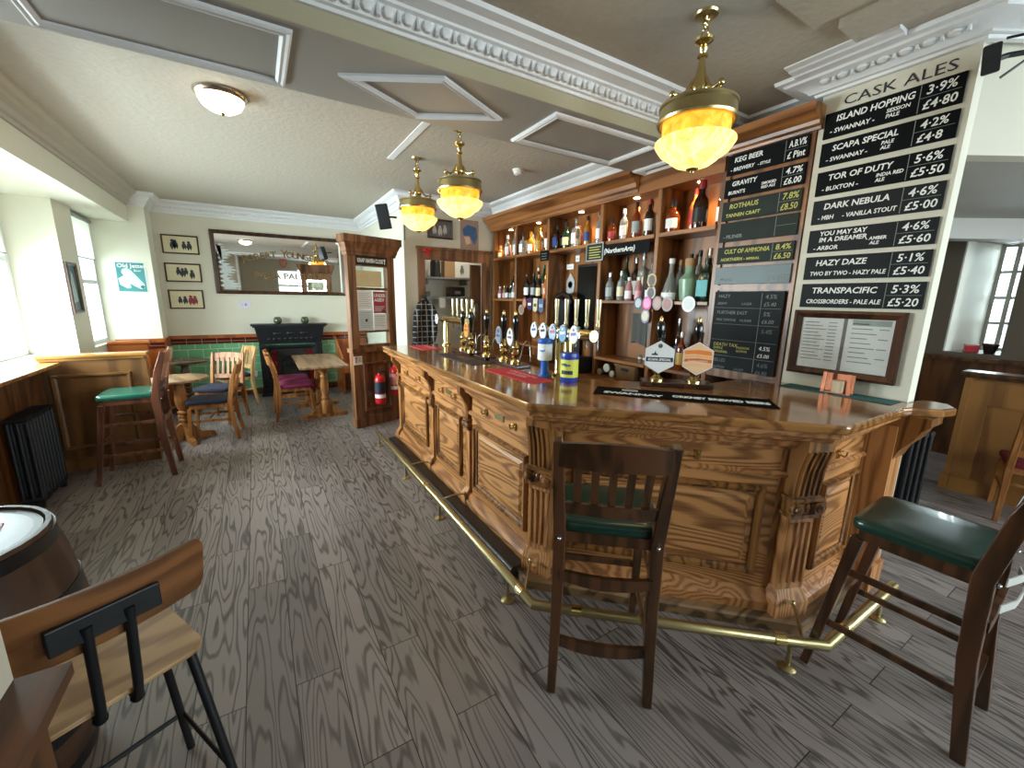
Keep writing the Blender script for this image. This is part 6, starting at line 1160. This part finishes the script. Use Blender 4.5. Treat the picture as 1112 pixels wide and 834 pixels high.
clip('navy round clip on the shelf edge beside the pink one', 2.675, 1.603, 'o', .095, .115, c_('clip_navy', '33425c'), c_('clip_lg', 'a9b0b0')); clip('bright pink round clip on the shelf edge', 2.575, 1.603, 'o', .10, .12, c_('clip_pink', 'cc4a92'), c_('clip_pink2', 'e38fbd'))
clip('dusky rose round clip on the shelf edge beside the bright pink one', 2.465, 1.605, 'o', .10, .12, c_('clip_rose', '93706c'), c_('clip_rose2', 'ab8c84')); clip('grey round clip with a red heart on the shelf edge', 2.36, 1.60, 'o', .11, .125, c_('clip_greyrose', '8a8580'), c_('clip_redc', '9a5a58')); clip('white round clip on the shelf edge in front of the teal labelled bottle', 2.155, 1.603, 'o', .12, .125, M_CLIPW, c_('clip_w2', 'c6cac8'))
clip('mauve oval clip below the bright pink one', 2.585, 1.49, 'o', .095, .125, c_('clip_mauve', '8f7d98'), c_('clip_cream', 'cfc9ae'))
# signs on the shelving
def plate(name, label, y, z, w_, h_, mat, x=2.975, cat='sign'):
    t = thing(name, label, cat, (x, y, z), -PI/2); MB().box(0, w_, -0.008, 0, -h_, 0).build('plate', mat, t); return t
t = plate('shelf_sign', 'small framed dark price sign hung under the wide bay', 3.41, 2.185, 0.25, 0.175, M_CHALKG)
MB().frame(0, 0.25, -0.175, 0, [(0, 0.008), (0, 0.016), (0.012, 0.016), (0.012, 0.008)]).build('sign_frame', M_STEEL, t); m = MB()
for k in range(5): m.box(0.04, 0.21-0.02*(k % 2), -0.0092, -0.008, -0.045-0.025*k, -0.037-0.025*k)
m.build('chalk_lines', M_YEL, t)
t = plate('shelf_sign', 'small black sign hung under the second upright', 4.24, 2.185, 0.16, 0.115, M_CHALKB); m = MB()
for k in range(3): m.box(0.03, 0.13, -0.0092, -0.008, -0.035-0.03*k, -0.03-0.03*k)
m.build('chalk_lines', M_FAINT, t)
t = plate('shelf_sign', 'long black handwritten sign across the top of the fourth bay', 3.20, 2.15, 0.60, 0.105, M_CHALKB, 2.98); text('{NorthernArts}', 0.062, M_CHALK, t, 0.04, -0.078, -0.0092, shear=0.15, bold=0.0012)
for lab, y, z, w_, h_, ma in (('small pale card high on the wide bay back', 4.09, 2.04, .13, .06, M_WHITE), ('white framed card next to the pale card in the wide bay', 3.93, 2.13, .07, .07, M_WHITE), ('white rectangular notice in the wide bay beside the house shaped one', 3.86, 1.93, .11, .19, M_WHITE), ('faint cream card at the dark end of the wide bay', 3.70, 1.91, .07, .16, plain('cream_label', 'd8cda8', 0.5))):
    t = plate('paper_card', lab, y, z, w_, h_, ma, 3.265, 'card'); MB().box(w_*0.2, w_*0.8, -0.0092, -0.008, -h_*0.6, -h_*0.5).build('printed_line', M_FAINT, t)
t = thing('paper_card', 'grey house shaped notice in the wide bay', 'card', (3.265, 4.08, 1.70), -PI/2); MB().slab([(0, 0), (0.14, 0), (0.15, 0.14), (0.07, 0.24), (-0.005, 0.14)], -0.008, 0).build('plate', plain('grey_notice', 'a6a8a8', 0.5), t); MB().lathe([(0.045, -0.008), (0.045, -0.0092), (0.038, -0.0092), (0.038, -0.008)], (0.07, 0, 0.1), 16, 'y').build('ring_mark', M_FAINT, t)
# till, equipment and a black panel for the wide bay's dark void
t = thing('till', 'black till with a curved top in the wide bay', 'till', (3.02, 4.0, 0.86), -PI/2); MB().box(-0.10, 0.20, 0, 0.2, 0, 0.45).build('till_body', M_BLACK, t, bevel=0.02); MB().tube([(-0.10, 0.1, 0.72), (-0.06, 0.1, 0.80), (0.05, 0.1, 0.83), (0.16, 0.1, 0.80), (0.20, 0.1, 0.72)], 0.03, 10).box(-0.09, 0.19, 0.08, 0.14, 0.45, 0.76).build('till_head', M_BLKMET, t, smooth=40); MB().box(-0.06, 0.02, -0.012, 0, 0.30, 0.38).build('receipt', plain('pale_receipt', '9fb0b2', 0.5), t)
t = thing('void_panel', 'large black panel standing in for the dark void of the wide bay', 'screen', (3.25, 3.84, 1.16), -PI/2); MB().box(0, 0.54, -0.03, 0, 0, 0.86).build('void_case', M_BLACK, t, bevel=0.006); MB().box(0.02, 0.52, -0.032, -0.029, 0.03, 0.83).build('void_face', plain('void_black', '08090a', 0.12), t)  # the bay's dark void put in as black colour, not a screen
t = thing('card_machine', 'pale green and white card reader in front of the black void panel', 'card reader', (3.05, 3.60, 0.86), -PI/2); MB().box(-0.05, 0.05, 0, 0.05, 0, 0.35).build('stand', M_BLACK, t); MB().box(-0.055, 0.06, -0.03, 0.0, 0.34, 0.47).build('reader', plain('pale_reader', 'a8c0bc', 0.4), t, bevel=0.008)
t = thing('hot_water_urn', 'black coffee machine with a curved chrome pipe behind the wipes tub', 'coffee machine', (2.92, 3.42, 0.86), -PI/2); MB().box(-0.18, 0.12, -0.1, 0.12, 0, 0.17).build('machine_body', M_BLACK, t, bevel=0.02); MB().tube([(-0.1, -0.12, 0.17), (0.05, -0.12, 0.20), (0.12, -0.12, 0.16), (0.13, -0.12, 0.0)], 0.014, 10).build('chrome_pipe', M_STEEL, t, smooth=True)
t = thing('wicker_basket', 'small wicker basket on the bottom shelf', 'basket', (3.04, 2.78, 0.8605), -PI/2)
mw, nt, b_, N_, L_ = new_mat('woven_wicker'); tc = N_('ShaderNodeTexCoord'); wv = N_('ShaderNodeTexBrick'); wv.inputs['Scale'].default_value = 1; wv.inputs['Brick Width'].default_value = 0.02; wv.inputs['Row Height'].default_value = 0.010; wv.inputs['Mortar Size'].default_value = 0.0016; wv.inputs['Color1'].default_value = hexc('9a7448'); wv.inputs['Color2'].default_value = hexc('7d5a34'); wv.inputs['Mortar'].default_value = hexc('3d2a18')
sx = N_('ShaderNodeSeparateXYZ'); cx = N_('ShaderNodeCombineXYZ'); aa = N_('ShaderNodeMath'); aa.operation = 'ADD'; L_(tc.outputs['Object'], sx.inputs[0]); L_(sx.outputs['X'], aa.inputs[0]); L_(sx.outputs['Y'], aa.inputs[1]); L_(aa.outputs[0], cx.inputs['X']); L_(sx.outputs['Z'], cx.inputs['Y']); L_(cx.outputs[0], wv.inputs['Vector']); L_(wv.outputs['Color'], b_.inputs['Base Color']); b_.inputs['Roughness'].default_value = 0.7
MB().hexa([(-0.11, -0.06, 0), (0.11, -0.06, 0), (0.11, 0.09, 0), (-0.11, 0.09, 0)], [(-0.125, -0.075, 0.145), (0.125, -0.075, 0.145), (0.125, 0.10, 0.145), (-0.125, 0.10, 0.145)]).build('basket_body', mw, t); MB().sweep([(-0.125, -0.075), (-0.125, 0.10), (0.125, 0.10), (0.125, -0.075)], [(-0.008, 0.14), (0.008, 0.14), (0.008, 0.155), (-0.008, 0.155)], None, True).build('rim', mw, t); MB().box(-0.045, 0.045, -0.079, -0.07, 0.10, 0.125).build('handle_hole', M_DARK, t)
for lab, y, z, r in (('upper round white lidded jar lying beside the basket', 3.07, 0.945, .045), ('lower round white lidded jar lying beside the basket', 2.99, 0.895, .034), ('small dull jar lying at the end of the bottom shelf', 3.17, 0.893, .032)):
    t = thing('spice_jar', lab, 'jar', (3.02, y, z), -PI/2, 'jars on the bottom shelf'); MB().lathe([(r, 0.0), (r*1.02, 0.01), (r*1.02, 0.14), (r, 0.15)], n=18, ax='y').build('jar_glass', plain('smoky_jar', '6b6257', 0.2, coat=0.4), t, smooth=40); MB().lathe([(0, -0.012), (r*0.9, -0.012), (r, -0.006), (r, 0.0)], n=18, ax='y').build('lid', M_CLIPW if 'white' in lab else plain('dull_lid', '8d8478', 0.5), t, smooth=40)
for i, lab in enumerate(('lower pair of', )): pass
t = thing('shot_glass', 'small clear glasses with white bands on the lower shelf', 'glass', (3.08, 2.64, BASEZ+0.0005), -PI/2); MB().lathe([(0.016, 0), (0.02, 0.07), (0.018, 0.07), (0.014, 0.006), (0, 0.006)], n=14).build('glass_wall', GL['clear'], t, smooth=40); MB().lathe([(0.0195, 0.03), (0.0198, 0.03), (0.0205, 0.05), (0.02, 0.05)], n=14).build('white_band', M_WHITE, t)
dup(t, (3.08, 2.70, BASEZ+0.0005), -PI/2, 'small banded glass second from the upright on the lower shelf', 'shot glasses on the lower shelf'); t['group'] = 'shot glasses on the lower shelf'; t['label'] = 'small banded glass nearest to the upright on the lower shelf'
# dark mirror panel and red clip in the fourth lower bay
t = thing('hanging_apron', 'dark grey cloth hanging in the fourth lower bay', 'cloth', (3.255, 2.98, 1.5), -PI/2); m = MB(); A = []
for i in range(9): u = i/8; A.append([m.V((u*0.2, -0.012-0.008*math.sin(u*14), 0)), m.V((u*0.2, 0, 0)), m.V((u*0.2, 0, -0.30+0.02*math.sin(u*5))), m.V((u*0.2, -0.016-0.010*math.sin(u*14), -0.30+0.02*math.sin(u*5)))])
m.F(A[0]); m.F(A[-1][::-1])
for P, Q in zip(A, A[1:]):
    for j in range(4): m.F([P[j], P[(j+1) % 4], Q[(j+1) % 4], Q[j]])
m.build('cloth', plain('grey_cloth', '4f504c', 0.85), t, smooth=50); MB().box(0.2, 0.235, -0.02, 0, -0.28, 0.02).build('black_strap', M_BLACK, t)
# things on the snug sill
t = thing('plant_pot', 'dark pot on the snug window sill', 'pot', (6.62, 1.10, 1.1305)); MB().lathe([(0.04, 0), (0.06, 0.09), (0.062, 0.10), (0.05, 0.10), (0.045, 0.08), (0, 0.08)], n=16).build('pot_body', M_DARK, t, smooth=40); MB().lathe([(0.063, 0.085), (0.066, 0.09), (0.066, 0.105), (0.06, 0.105)], n=16, loop=True).build('pot_rim', M_DKOAK, t)
t = thing('gift_box', 'small red box on the snug window sill', 'box', (6.64, 1.24, 1.1305), R(20)); MB().box(-0.06, 0.06, -0.05, 0.05, 0, 0.07).build('box_body', M_RED, t, bevel=0.004); MB().box(-0.065, 0.065, -0.055, 0.055, 0.07, 0.085).build('lid', plain('pink_lid', 'c77f80', 0.5), t)
